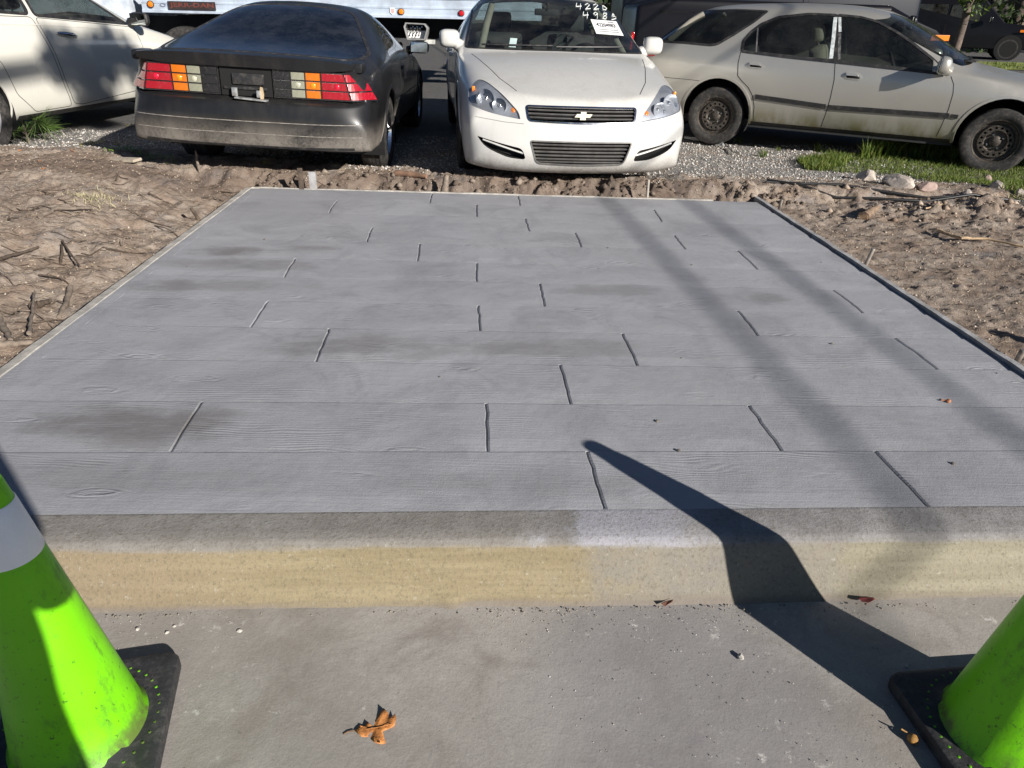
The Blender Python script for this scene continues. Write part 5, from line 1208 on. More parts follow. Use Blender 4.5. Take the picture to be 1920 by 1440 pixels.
def f_grav(rr,n):
    X=rr.uniform(-6.5,4.2,n); Y=rr.uniform(6.15,8.6,n)**1.0; k=(Y>6.25+.35*fbm(X*1.3,Y*1.3,3,9)+np.where(X<-1.5,.55,0)); X,Y=X[k],Y[k]; return on_ground(X,Y)
tag(scatter('gravel',30000,f_grav,(.004,.016),MT['gravel'],5,flat=.75,lift=.15),'pale grey gravel spread under and before the parked cars','gravel')
def f_clod(rr,n):
    X=rr.uniform(-5.4,5.4,n); Y=rr.uniform(1.8,6.5,n); L=np.array([slab_left(a) for a in Y])-.09; Rr=np.array([slab_right(a) for a in Y])+.08; Bk=np.array([back_y(a) for a in X])+.06
    k=(X<L)|(X>Rr)|(Y>Bk); d=fbm(X*2.1,Y*2.1,3,41); k&=(rr.random(n)<.35+1.4*np.maximum(d,0)+np.where(Y>Bk,.6,0)); return on_ground(X[k],Y[k])
tag(scatter('soil_crumbs',60000,f_clod,(.002,.010),MT['clod'],6,flat=.8,lift=.1),'loose crumbs of brown soil round the slab','soil')
def f_bank(rr,n):
    X=rr.uniform(-2.2,2.3,n); Y=np.array([back_y(a) for a in X])+.07+np.abs(rr.normal(0,.13,n)); return on_ground(X,Y)
n_=NT('bank_clods'); g_=n_.n('ShaderNodeNewGeometry'); gc=n_.ramp(g_.outputs['Random Per Island'],[(0,(.07,.05,.038)),(.5,(.15,.115,.088)),(1,(.26,.21,.17))]); MT['bclod']=n_.pbr(gc,.95)
tag(scatter('bank_clods',700,f_bank,(.004,.040),MT['bclod'],12,flat=.8,lift=.2),'dark broken clods along the cut bank behind the slab','soil')
def f_clod2(rr,n):
    X=3.5+rr.normal(0,.75,n); Y=5.45+rr.normal(0,.22,n); k=(X>2.35); return on_ground(X[k],Y[k])
tag(scatter('soil_clods',160,f_clod2,(.008,.036),MT['clod'],13,flat=.8,lift=.2),'broken clods of soil heaped below the hose','soil')
# ---------------------------------------------------------------- sticks, roots, stakes
MT['twig']=simple('grey_twig',(.20,.16,.125),.9,var=.4,vs=25); MT['twigd']=simple('dark_root',(.085,.062,.045),.9,var=.4,vs=25); MT['twigl']=simple('pale_root',(.46,.33,.20),.85,var=.3,vs=25)
def stick(name,label,pts,r,mat,cat='twig',group=None,bark=False,lift=.5,wob=.4):
    P=[Vector(p) for p in pts]; Q=[]
    for i in range(len(P)-1):
        for k in range(5):
            t=k/5; q=P[i].lerp(P[i+1],t); Q.append(q+Vector((rng.uniform(-1,1),rng.uniform(-1,1),rng.uniform(-.5,.5)))*r*wob)
    Q.append(P[-1]); m=len(Q); c=Q[0].copy(); Q=[q-c for q in Q]
    rad=[r*(1-.45*i/m)*rng.uniform(.85,1.15) for i in range(m)]
    o=MB().tube(Q,rad,7).build(name,mat,None,60); o.location=c; tag(o,label,cat,group); return o
def gpx(u,v,dz=0):                                # pixel -> point on the soil
    z=0
    for k in range(6):
        p=pix(u,v,z); z=gz(p.x,p.y)
    return Vector((p.x,p.y,z+dz))
for (lab,pts,r,m,lift) in (
    ('thick pale-ended branch lying on the soil near the dry grass',[(75,408),(110,402),(175,396)],.016,'twig',.02),
    ('grey flattened stick lying beside the form board',[(133,545),(124,575),(112,600)],.016,'twig',.012),
    ('straight dark stick reaching in over the soil from the crossover side',[(0,489),(40,484),(78,479)],.011,'twigd',.03),
    ('upright pale peg leaning by the corner of the form board',[(390,405),(386,380),(382,350)],.012,'twig',0),
    ('bent grey root end sticking up beside the form board',[(229,455),(231,470),(234,485)],.009,'twig',.01),
    ('dark branched stick beside the bent grey root end',[(106,462),(125,480),(150,500)],.008,'twigd',.02),
    ('long brown root lying along the form board foot',[(0,652),(35,648),(62,645)],.018,'twig',.01),
    ('grey root standing up among the sticks by the board',[(60,640),(64,600),(70,560)],.010,'twig',.04),
    ('broken grey branch among the tangled sticks',[(0,600),(12,625),(22,645)],.018,'twig',.02),
    ('short stub of dark root half buried by the board',[(60,580),(80,575),(98,570)],.020,'twigd',.015),
    ('pale yellow bare root snaking over the soil',[(1757,438),(1780,447),(1800,453),(1850,455),(1918,467)],.012,'twigl',.025),
    ('pale forked root rising beside the yellow bare root',[(1735,392),(1755,396),(1772,385)],.007,'twigl',.02)):
    stick('root' if 'root' in lab else 'stick',lab,[gpx(u,v,lift) for u,v in pts],r,MT[m],'root' if 'root' in lab else 'stick')
ps=[gpx(390,405),gpx(390,405)+Vector((-.02,.03,.17))]
for o in [o for o in COL.objects if o.get('label','').startswith('upright pale peg')]: bpy.data.objects.remove(o)
stick('peg','upright pale peg leaning by the corner of the form board',ps,.013,MT['twig'],'peg')
rs=random.Random(21)
for k in range(120):                              # fine roots and twigs over the left bank
    u,v=rs.uniform(0,430),rs.uniform(300,690)
    if (u-0)*355+(v-700)*470>-9000: continue
    p=gpx(u,v,.006); a=rs.uniform(-.7,.9); l=rs.uniform(.05,.26); q=[]
    for i in range(4):
        t=i/3-.5; x,y=p.x+math.cos(a)*l*t+rs.uniform(-.02,.02),p.y+math.sin(a)*l*t*.8+rs.uniform(-.02,.02); q.append(Vector((x,y,gz(x,y)+rs.uniform(.002,.022))))
    stick('twig','thin broken twig strewn on the soil left of the slab',q,rs.uniform(.0018,.0055),MT[rs.choice(['twig','twigd','twigd'])],'twig','twigs on the left bank',wob=.3)
for k in range(60):
    if k<26: u,v=rs.uniform(480,1180),rs.uniform(322,352)
    else: u,v=rs.uniform(1400,1910),rs.uniform(370,600)
    if k>=26 and (u-1440)*322-(v-378)*480<16000: continue
    p=gpx(u,v,.006); a=rs.uniform(-1.2,1.2); l=rs.uniform(.04,.16); q=[]
    for i in range(4):
        t=i/3-.5; x,y=p.x+math.cos(a)*l*t+rs.uniform(-.015,.015),p.y+math.sin(a)*l*t*.8; q.append(Vector((x,y,gz(x,y)+rs.uniform(.002,.02))))
    stick('twig','thin root twig in the cut bank between slab and parked cars' if k<26 else 'thin twig strewn on the pale soil right of the slab',q,rs.uniform(.0015,.004),MT[rs.choice(['twig','twigd'])],'twig','twigs on the cut bank' if k<26 else 'twigs on the right soil',wob=.3)
def log(name,label,a,b,r,mat,cutmat,cat='log'):
    o=stick(name,label,[a,(a+b)/2+Vector((0,0,r*.1)),b],r,mat,cat,wob=.12)
    d=(b-a).normalized(); e=MB(); e.lathe([(.001,0),(r*.86,0),(r*.9,-.004)],14,Matrix.Translation((0,0,0))@(-d).to_track_quat('Z','Y').to_matrix().to_4x4()@TR((0,0,.002))); e.build('cut_end',cutmat,o); return o
ce=simple('cut_wood',(.45,.30,.18),.85,var=.3,vs=40)
log('log','short sawn log lying on the soil below the hose',gpx(1617,412,.02),gpx(1643,397,.03),.038,simple('brown_bark',(.24,.165,.11),.9,var=.4,vs=20,bump=.6,bs=40),ce)
log('root_stump','pale root stump standing against the bank under the white sedan',pixy(832,366,5.74),pixy(838,330,5.80),.034,MT['twig'],ce,'root')
log('root','thick brown root on the bank lip beside the coupe tyre',gpx(742,326,.02),gpx(800,338,.03),.030,simple('red_bark',(.22,.13,.085),.9,var=.4,vs=20),ce,'root')
def pin(label,u0,v0,u1,v1,Y,r,mat,square=False):
    a=pixy(u0,v0,Y); b=pixy(u1,v1,Y); b.y=Y+(.02 if not square else 0); d=(a-b); lo=b-d*1.3
    m=MB()
    if square:
        m.rbox(-r,r,-r*.35,r*.35,lo.z-b.z,a.z-b.z,.003,TR(b))
    else:
        M=Matrix.Translation(lo)@d.to_track_quat('Z','Y').to_matrix().to_4x4(); L=(a-lo).length
        m.lathe([(.001,0),(r,0),(r,L-.004),(r*.8,L),(.001,L)],14,M)
    return tag(m.build('stake',mat,None,40),label,'stake')
pin('rusty steel pin beside the middle of the grey form board',1638,466,1627,496,4.17,.012,MT['steel'])
pin('rusty steel pin at the near end of the grey form board',1919,655,1911,684,2.80,.013,MT['steel'])
pin('rusty steel pin at the far corner of the grey form board',1466,374,1463,392,5.50,.012,MT['steel'])
pin('pale steel pin against the slab end below the white sedan bumper',1216,337,1214,374,5.66,.011,simple('pale_steel',(.42,.38,.32),.7,.2,var=.3))
pin('black flat stake against the slab end below the coupe',563,315,566,353,5.72,.020,MT['twigd'],True)
pin('grey flat board stub beside the black flat stake',586,322,588,353,5.74,.028,MT['formg'],True)
pin('small dark stake leaning by the form board corner near the pale peg',358,390,374,418,5.05,.012,MT['twigd'])
t=MB(); p=gpx(240,304,.012); t.prism([(-.13,-.035),(.10,-.05),(.12,.03),(-.10,.035)],'z',0,.022,TR(p,rx=.08,ry=-.05,rz=-.25)); tag(t.build('wood_offcut',simple('weathered_wood',(.42,.36,.28),.9,var=.25,vs=15,bump=.4)),'flat weathered wood offcut lying beside the coupe','board')
# hose: two black pipes
for k,(dz,dv) in enumerate(((0,0),(.004,6))):
    pts=[gpx(u,v+dv,.014+dz) for u,v in ((1436,343),(1500,346),(1570,350),(1650,356),(1740,364),(1820,372),(1925,383))]
    o=MB().tube([p for p in pts],.011,8).build('hose',simple('black_hose_%d'%k,(.015,.015,.015),.45,var=.3),None,60); tag(o,('black plastic hose lying nearer the rubble','black plastic hose lying nearer the sawn log')[k],'hose','black hoses')
def rock(label,u,v,w,h,seed,mat):
    rr=random.Random(seed); bm=bmesh.new(); bmesh.ops.create_icosphere(bm,subdivisions=3,radius=1); p=gpx(u,v)
    ds=[(Vector((rr.uniform(-1,1),rr.uniform(-1,1),rr.uniform(-.6,1))).normalized(),rr.uniform(.55,.9)) for _ in range(14)]
    for q in bm.verts:
        for d,k in ds:
            e=q.co.dot(d)
            if e>k: q.co-=d*(e-k)
        q.co*=1+rr.uniform(-.02,.02); q.co=Vector((q.co.x*w,q.co.y*w*.7,q.co.z*h))
    o=obj('rubble_stone',bm,mat); o.location=p+Vector((0,0,h*.3)); o.rotation_euler=(0,0,rr.uniform(0,6)); tag(o,label,'rubble'); return o
rk=simple('concrete_rubble',(.46,.40,.345),.95,var=.3,vs=14,bump=.6,bs=50); rk2=simple('pink_rubble',(.36,.265,.225),.95,var=.3,vs=14,bump=.6,bs=50)
for a in (('pale broken concrete chunk at the grass corner, tallest of the rubble',1622,338,.13,.085,1,rk),('broad pale rubble slab lying before the grass',1678,346,.17,.07,2,rk),('pinkish flat rubble chunk at the grass edge',1735,356,.11,.045,3,rk2),('small white rubble chip on the grass beside the wagon tyre',1868,352,.07,.055,4,rk),('reddish rubble piece standing in the grass',1852,343,.055,.06,5,rk2),('grey rubble lump just above the hose',1812,368,.06,.05,6,rk),('white rubble chip at the outer grass edge',1912,362,.05,.04,8,rk)): rock(*a)
# crumpled plastic strip
V=[];F=[]; W=[(1283,262),(1305,267),(1330,271),(1352,276),(1366,282),(1372,290),(1384,293)]
rr=random.Random(4)
for i,(u,v) in enumerate(W):
    p=gpx(u,v,.012); w=.025 if i<5 else .05
    for j in range(5): V.append(p+Vector((rr.uniform(-.01,.01),(j-2)*w*.5,rr.uniform(.0,.05))))
for i in range(len(W)-1):
    for j in range(4): F.append((i*5+j,i*5+j+1,(i+1)*5+j+1,(i+1)*5+j))
tag(raw('plastic_strip',V,F,simple('grey_plastic_film',(.45,.45,.44),.3,var=.2),None,True),'crumpled grey plastic strip on the gravel by the wagon tyre','plastic')
# ---------------------------------------------------------------- plants
n_=NT('grass_blades'); g_=n_.n('ShaderNodeNewGeometry'); gc=n_.ramp(g_.outputs['Random Per Island'],[(0,(.05,.085,.012)),(.5,(.11,.165,.018)),(.85,(.19,.25,.035)),(1,(.30,.26,.11))])
p_=n_.n('ShaderNodeBsdfPrincipled'); n_.L(gc,p_.inputs['Base Color']); p_.inputs['Roughness'].default_value=.6; tr_=n_.n('ShaderNodeBsdfTranslucent'); n_.L(gc,tr_.inputs[0]); mx_=n_.n('ShaderNodeMixShader'); mx_.inputs[0].default_value=.3; n_.L(p_.outputs[0],mx_.inputs[1]); n_.L(tr_.outputs[0],mx_.inputs[2]); n_.L(mx_.outputs[0],n_.out.inputs[0]); MT['grass']=n_.m
def blades(name,P,H,mat,seed,w=.004,lean=.5,par=None):
    rr=np.random.default_rng(seed); n=len(P); a=rr.uniform(0,6.28,n); l=lean*rr.random(n)*H; dx,dy=np.cos(a),np.sin(a); b=rr.uniform(0,3.14,n); wx,wy=np.cos(b)*w,np.sin(b)*w
    def lv(t,k): return np.stack([P[:,0]+dx*l*t*t+wx*k,P[:,1]+dy*l*t*t+wy*k,P[:,2]+H*t*(1-.25*t*lean)],1)
    V=np.stack([lv(0,-1),lv(0,1),lv(.5,.8),lv(.5,-.8),lv(1,0)],1).reshape(-1,3); o=np.arange(n)*5
    F=[(i,i+1,i+2,i+3) for i in o]+[(i+3,i+2,i+4) for i in o]
    me=bpy.data.meshes.new(name); me.from_pydata(V.tolist(),[],[tuple(map(int,f)) for f in F]); me.update(); return obj(name,me,mat,par)
def region(poly,n,seed):
    rr=np.random.default_rng(seed); W=[pix(u,v,-.02) for u,v in poly]; P=[(p.x,p.y) for p in W]; xs=[p[0] for p in P]; ys=[p[1] for p in P]; out=[]
    while len(out)<n:
        x,y=rr.uniform(min(xs),max(xs)),rr.uniform(min(ys),max(ys))
        if inpoly((x,y),P): out.append((x,y))
    A=np.array(out); return np.stack([A[:,0],A[:,1],ground_h(A[:,0],A[:,1])-.005],1)
turf=[(1492,300),(1510,318),(1560,322),(1700,328),(1745,345),(1800,350),(1860,372),(1925,392),(1990,400),(1990,300),(1880,290),(1790,287),(1700,284),(1640,286),(1560,292)]
P=region(turf,15000,1); rr=np.random.default_rng(2)
tag(blades('grass',P,rr.uniform(.02,.065,len(P))*(1+.6*np.maximum(fbm(P[:,0]*3,P[:,1]*3,2,4),0)*4),MT['grass'],3,.0032,.8),'low green grass and clover between the rubble and the wagon','grass',kind='stuff')
tall=[(1610,300),(1660,296),(1790,300),(1810,290),(1760,280),(1640,283)]
P=region(tall,2000,5); tag(blades('tall_grass',P,rr.uniform(.10,.30,len(P)),MT['grass'],6,.0045,.6),'taller bright grass blades growing along the wagon sill','grass',kind='stuff')
P=region([(1495,302),(1560,292),(1600,300),(1560,318),(1510,318)],1600,15); tag(blades('grass_edge',P,rr.uniform(.04,.12,len(P)),MT['grass'],16,.004,.7),'thick grass clump at the gravel edge','grass',kind='stuff')
for lab,(u,v),n,h in (('small grass tuft growing from the gravel beside the plastic strip',(1430,294),40,.14),('grass tuft growing right behind the wagon rear tyre',(1383,268),34,.11),('little grass tuft between the two gravel tufts and the turf',(1462,283),14,.07),('sparse dry stalks standing before the wagon door',(1535,285),26,.16)):
    p=gpx(u,v); q=np.array([[p.x+rng.gauss(0,.02),p.y+rng.gauss(0,.02),p.z] for _ in range(n)]); o=blades('grass_tuft',q-np.array([[p.x,p.y,p.z]]),np.array([h*rng.uniform(.4,1) for _ in range(n)]),MT['grass'],int(u),.004,1.0); o.location=p; tag(o,lab,'grass tuft','grass tufts on the gravel')
dry=simple('dry_grass',(.42,.38,.22),.9,var=.4,vs=30)
p=gpx(178,375); q=np.array([[rng.gauss(0,.07),rng.gauss(0,.10),0] for _ in range(170)]); 
for i in range(len(q)): q[i,2]=gz(p.x+q[i,0],p.y+q[i,1])-p.z
o=blades('dry_grass',q,np.array([rng.uniform(.03,.10) for _ in range(170)]),dry,8,.002,2.2); o.location=p; tag(o,'flattened dry grass clump on the left soil bank','grass tuft')
def leafy(name,label,spots,mat,r,n,seed,h=.05):
    rr=random.Random(seed)
    for u,v in spots:
        p=gpx(u,v); V=[];F=[]
        for k in range(n):
            x,y=rr.gauss(0,r),rr.gauss(0,r*.6); z=gz(p.x+x,p.y+y)-p.z+rr.uniform(.005,h); a=rr.uniform(0,6.28); s=rr.uniform(.010,.022); b=len(V); t=rr.uniform(-.5,.5)
            for (i,j) in ((-1,0),(0,-.55),(1,0),(0,.55)): V.append((x+(i*math.cos(a)-j*math.sin(a))*s,y+(i*math.sin(a)+j*math.cos(a))*s,z+i*t*s))
            F.append((b,b+1,b+2,b+3))
        MB_=MB().tube([(0,0,0),(r*.5,0,.01)],.002,4); V0=len(MB_.V); o=raw(name,list(MB_.V)+[tuple(v) for v in V],MB_.F+[tuple(i+V0 for i in f) for f in F],mat); o.location=p; tag(o,label,'weed','weeds on the gravel edge',kind='stuff')
wd=simple('weed_leaf',(.13,.22,.03),.6,var=.5,vs=40)
leafy('weed','low green weed creeping beside the wood offcut',[(222,287),(250,291),(280,296),(305,300)],wd,.07,60,3)
leafy('weed','small yellowing weed on the gravel under the coupe corner',[(160,274),(180,270),(245,238),(500,308)],simple('weed_dry',(.32,.26,.07),.7,var=.5,vs=40),.05,26,5)
leafy('dead_leaf','dry orange leaf scrap on the soil by the pine seedling',[(75,302),(90,311),(140,288),(40,290),(78,325)],simple('leaf_scrap',(.50,.20,.07),.8,var=.4,vs=40),.02,4,6,.012)
# lying straws and hair roots over the soil
def straws(name,label,n,fn,mat,seed):
    r_=np.random.default_rng(seed); P=fn(r_,n); n=len(P); a=r_.uniform(-.9,.9,n); l=r_.uniform(.015,.07,n); dx,dy=np.cos(a)*l,np.sin(a)*l*.8
    Q=P.copy(); Q[:,0]+=dx; Q[:,1]+=dy; Q[:,2]=ground_h(Q[:,0],Q[:,1])+r_.uniform(.001,.012,n); P[:,2]+=r_.uniform(.001,.008,n); M_=(P+Q)/2; M_[:,2]+=r_.uniform(0,.008,n); M_[:,1]+=r_.uniform(-.006,.006,n); w=np.array([[0,.0011,.0008]])
    V=np.stack([P-w,P+w,M_+w,M_-w,Q],1).reshape(-1,3); F=[]
    for i in range(n): b=i*5; F+=[(b,b+1,b+2,b+3),(b+3,b+2,b+4)]
    me=bpy.data.meshes.new(name); me.from_pydata(V.tolist(),[],F); me.update(); return tag(obj(name,me,mat),label,'litter',kind='stuff')
n_=NT('root_hair'); g_=n_.n('ShaderNodeNewGeometry'); gc=n_.ramp(g_.outputs['Random Per Island'],[(0,(.05,.035,.025)),(.5,(.13,.095,.07)),(.8,(.26,.20,.14)),(1,(.48,.40,.28))]); n_.pbr(gc,.9)
def f_soil(rr,n):
    X=rr.uniform(-5.2,5.2,n); Y=rr.uniform(1.9,6.6,n); L=np.array([slab_left(a) for a in Y])-.09; Rr=np.array([slab_right(a) for a in Y])+.08; Bk=np.array([back_y(a) for a in X])+.06
    k=(X<L)|((X>Rr)&(rr.random(n)<.35))|(Y>Bk); return on_ground(X[k],Y[k])
straws('root_hairs','fine root hairs and straw strewn over the dug soil',15000,f_soil,n_.m,17)
# pine seedling
p=gpx(55,268); pr=empty('pine_seedling',p); pr.scale=(1.4,1.4,1.4); tag(pr,'bushy young pine seedling growing by the crossover rear tyre','seedling')
MB().tube([(0,0,0),(-.005,0,.10),(-.03,.01,.22),(-.045,.01,.33)],[.009,.008,.006,.003],7).build('stem',MT['twig'],pr,60)
nd=simple('pine_needle',(.10,.17,.035),.6,var=.5,vs=30); V=[];F=[]; rs=random.Random(9)
for (c,k,ll) in (((-.045,.01,.34),90,.17),((.10,0,.16),120,.17),((-.10,.02,.14),110,.16),((.02,-.02,.20),70,.15),((.0,0,.09),60,.13),((.16,0,.12),60,.14),((-.15,0,.08),60,.13)):
    for i in range(k):
        d=Vector((rs.gauss(0,1)+(c[0]*3),rs.gauss(0,.9),rs.gauss(.35,.6))).normalized(); l=ll*rs.uniform(.6,1.1); o_=Vector(c)+d*rs.uniform(0,.03); w=d.orthogonal().normalized()*.0022; b=len(V); e=o_+d*l+Vector((0,0,-.02*l/.15)); V+=[o_-w,o_+w,e]; F.append((b,b+1,b+2))
raw('needles',V,F,nd,pr)
for c in ((.10,0,.16),(-.10,.02,.14)): MB().tube([(0,0,.05),c],[.005,.003],6).build('branch',MT['twig'],pr,60)
# ---------------------------------------------------------------- background vehicles
def flatbed():
    Y=13.2; a=pixy(268,22,Y); b=pixy(868,37,Y); z0=(a.z+b.z)/2; x0=a.x; x1=x0+6.6
    r=empty('tow_truck',(x0,Y,CARZ)); tag(r,'aluminium flatbed tow truck parked behind the black coupe and white sedan','truck'); zz=z0-CARZ
    al=simple('brushed_aluminium',(.60,.68,.78),.35,.35,var=.25,vs=3,dirt=((.45,.47,.48),.4)); dk=MT['dark']; bk=MT['black_plastic']
    d=MB(); L=x1-x0
    prof=[(-.02,0),(-.02,.035),(0,.045),(0,.13),(-.012,.14),(-.012,.165),(0,.175),(0,.27),(-.02,.28),(-.02,.33),(.05,.33),(.05,0)]
    d.prism([(q,z) for q,z in prof],'x',0,L,TR((0,0,zz))); d.build('side_rail',al,r)
    e=MB(); e.box(0,L,.05,2.45,zz+.22,zz+.27); e.prism([(2.45+q*-1,z) for q,z in prof],'x',0,L,TR((0,0,zz))); e.build('deck',al,r)
    for (u,v,m,rad) in ((282,8,'amber',.045),(752,22,'amber',.042),(865,25,'red',.040)):
        p=pixy(u,v,Y-.02); M=TR((p.x-x0,-.012,p.z-CARZ))@Matrix.Rotation(math.pi/2,4,'X'); k=MB(); k.lathe([(rad*1.25,0),(rad*1.25,.012),(rad,.014)],20,M); o=k.build('marker_light',bk,r,40); k=MB(); k.lathe([(rad,.012),(rad*.8,.028),(.001,.033)],20,M); k.build('lens',MT[m],o,50)
    p0=pixy(320,15.5,Y-.02); p1=pixy(402,16,Y-.02); pt=pixy(320,4.5,Y-.02)
    k=MB(); k.rbox(p0.x-x0-.03,p1.x-x0+.03,-.034,-.026,p0.z-CARZ-.02,pt.z-CARZ+.02,.003); k.build('name_plate',simple('dark_decal',(.035,.025,.025),.5),r)
    text_on('lettering','JERR-DAN',simple('red_brown_letter',(.16,.045,.03),.5),r,Vector((p0.x-x0,-.036,p0.z-CARZ)),Vector((p1.x-p0.x,0,0)),Vector((0,0,pt.z-p0.z)),.02)
    p=pixy(305,9,Y-.02); k=MB(); k.lathe([(.05,0),(.05,.004),(.034,.005)],20,TR((p.x-x0,-.012,p.z-CARZ))@Matrix.Rotation(math.pi/2,4,'X')@Matrix.Diagonal((1,.55,1,1))); k.build('oval_badge',simple('blue_grey_badge',(.22,.24,.32),.5),r)
    p=pixy(736,21,Y-.02); k=MB(); k.prism([(-.042,.05),(.042,.05),(.042,-.02),(0,-.055),(-.042,-.02)],'y',-.016,-.012,TR((p.x-x0,0,p.z-CARZ))); o=k.build('shield_sticker',MT['white'],r); k=MB(); k.prism([(-.028,.036),(.028,.036),(.028,-.012),(0,-.038),(-.028,-.012)],'y',-.018,-.0165,TR((p.x-x0,0,p.z-CARZ))); k.build('sticker_print',simple('pale_red_print',(.72,.38,.36),.6),o)
    # control box with levers
    A=pixy(757,42,Y+.1); Bx=pixy(804,75,Y+.1); bx0,bx1=A.x-x0,Bx.x-x0; bz1,bz0=A.z-CARZ,Bx.z-CARZ; w=bx1-bx0; h=bz1-bz0
    out=[(bx0,bz0+h*.75),(bx0+.03,bz1),(bx1-.05,bz1-.01),(bx1,bz0+h*.7),(bx1-.06,bz0),(bx0+.05,bz0)]
    k=MB(); cx,cz=(bx0+bx1)/2,(bz0+bz1)/2; inn=[(cx+(x-cx)*.88,cz+(z-cz)*.86) for x,z in out]; m=len(out); V=[Vector((x,.06,z)) for x,z in out]+[Vector((x,.06,z)) for x,z in inn]+[Vector((x,.20,z)) for x,z in inn]+[Vector((x,.40,z)) for x,z in out]; F=[]
    for i in range(m):
        j=(i+1)%m; F+=[(i,j,m+j,m+i),(m+i,m+j,2*m+j,2*m+i),(i,3*m+i,3*m+j,j)]
    F.append(tuple(range(2*m,3*m))); F.append(tuple(range(3*m,4*m)))
    cb=k.add(V,F).build('control_box',simple('box_grey',(.34,.34,.33),.5,.3),r)
    k=MB(); k.box(bx0+w*.12,bx1-w*.14,.185,.198,bz0+h*.10,bz0+h*.52); k.build('instruction_panel',MT['white'],cb); k=MB(); k.box(bx0+w*.12,bx1-w*.14,.18,.198,bz0+h*.54,bz0+h*.84); k.build('valve_bank',dk,cb)
    for i in range(4):
        xx=bx0+w*(.24+.12*i+(.02 if i>1 else 0)); k=MB(); k.tube([(xx+.02,.18,bz0+h*.70),(xx,.10,bz0+h*.45),(xx-.01,.09,bz0+h*.26)],.008,6); k.lathe([(.001,-.016),(.016,0),(.001,.016)],10,TR((xx-.01,.09,bz0+h*.24))); k.build('lever',bk,cb,50)
    for i in range(6):
        xx=bx0+w*(.26+.09*i); k=MB(); k.lathe([(.012,0),(.012,.02),(.001,.022)],10,TR((xx,.18,bz0+h*(.74 if i%2 else .66)))@Matrix.Rotation(math.pi/2,4,'X')); k.build('fitting',MT['chrome'],cb,40)
    # chassis, cab, wheels
    k=MB(); k.box(-.2,L-.2,.55,.75,zz-.32,zz-.05); k.box(-.2,L-.2,1.75,1.95,zz-.32,zz-.05); k.box(.6,5.4,.35,2.1,zz-.20,zz-.02); k.build('chassis',dk,r)
    k=MB(); q=pixy(792,80,Y+.4); k.rbox(q.x-x0-.1,q.x-x0+.22,.35,.45,q.z-CARZ-.02,q.z-CARZ+.05,.01,None); k.build('stabiliser_arm',simple('arm_grey',(.5,.5,.47),.5),r)
    for xx in (.55,4.9,):
        for s,y in ((-1,.25),(1,2.25)): wheel(r,(xx if xx<1 else 1.6,y,.48),.48,.27,.29,s,'plain',MT['rubber'],MT['steel'])
    for s,y in ((-1,.25),(1,2.25)): wheel(r,(-2.0,y,.48),.48,.27,.29,s,'plain',MT['rubber'],MT['steel'])
    cp=simple('pale_blue_cab',(.55,.60,.66),.3,coat=.8); k=MB(); k.rbox(-2.9,-.25,.1,2.4,.55,1.75,.08); k.rbox(-2.4,-.35,.15,2.35,1.7,2.5,.15); k.build('cab',cp,r,40); k=MB(); k.rbox(-2.2,-.6,.12,.16,1.75,2.3,.02); k.build('cab_window',MT['carglass2'],r)
    k=MB(); k.box(1.0,1.5,.12,.5,.35,.75); k.build('tool_box',dk,r); k=MB(); k.box(2.6,2.9,.15,.2,.3,.7); k.build('mud_flap',dk,r); k=MB(); k.rbox(3.2,4.2,.2,.6,.4,.78,.05); k.build('fuel_tank',dk,r)
flatbed()
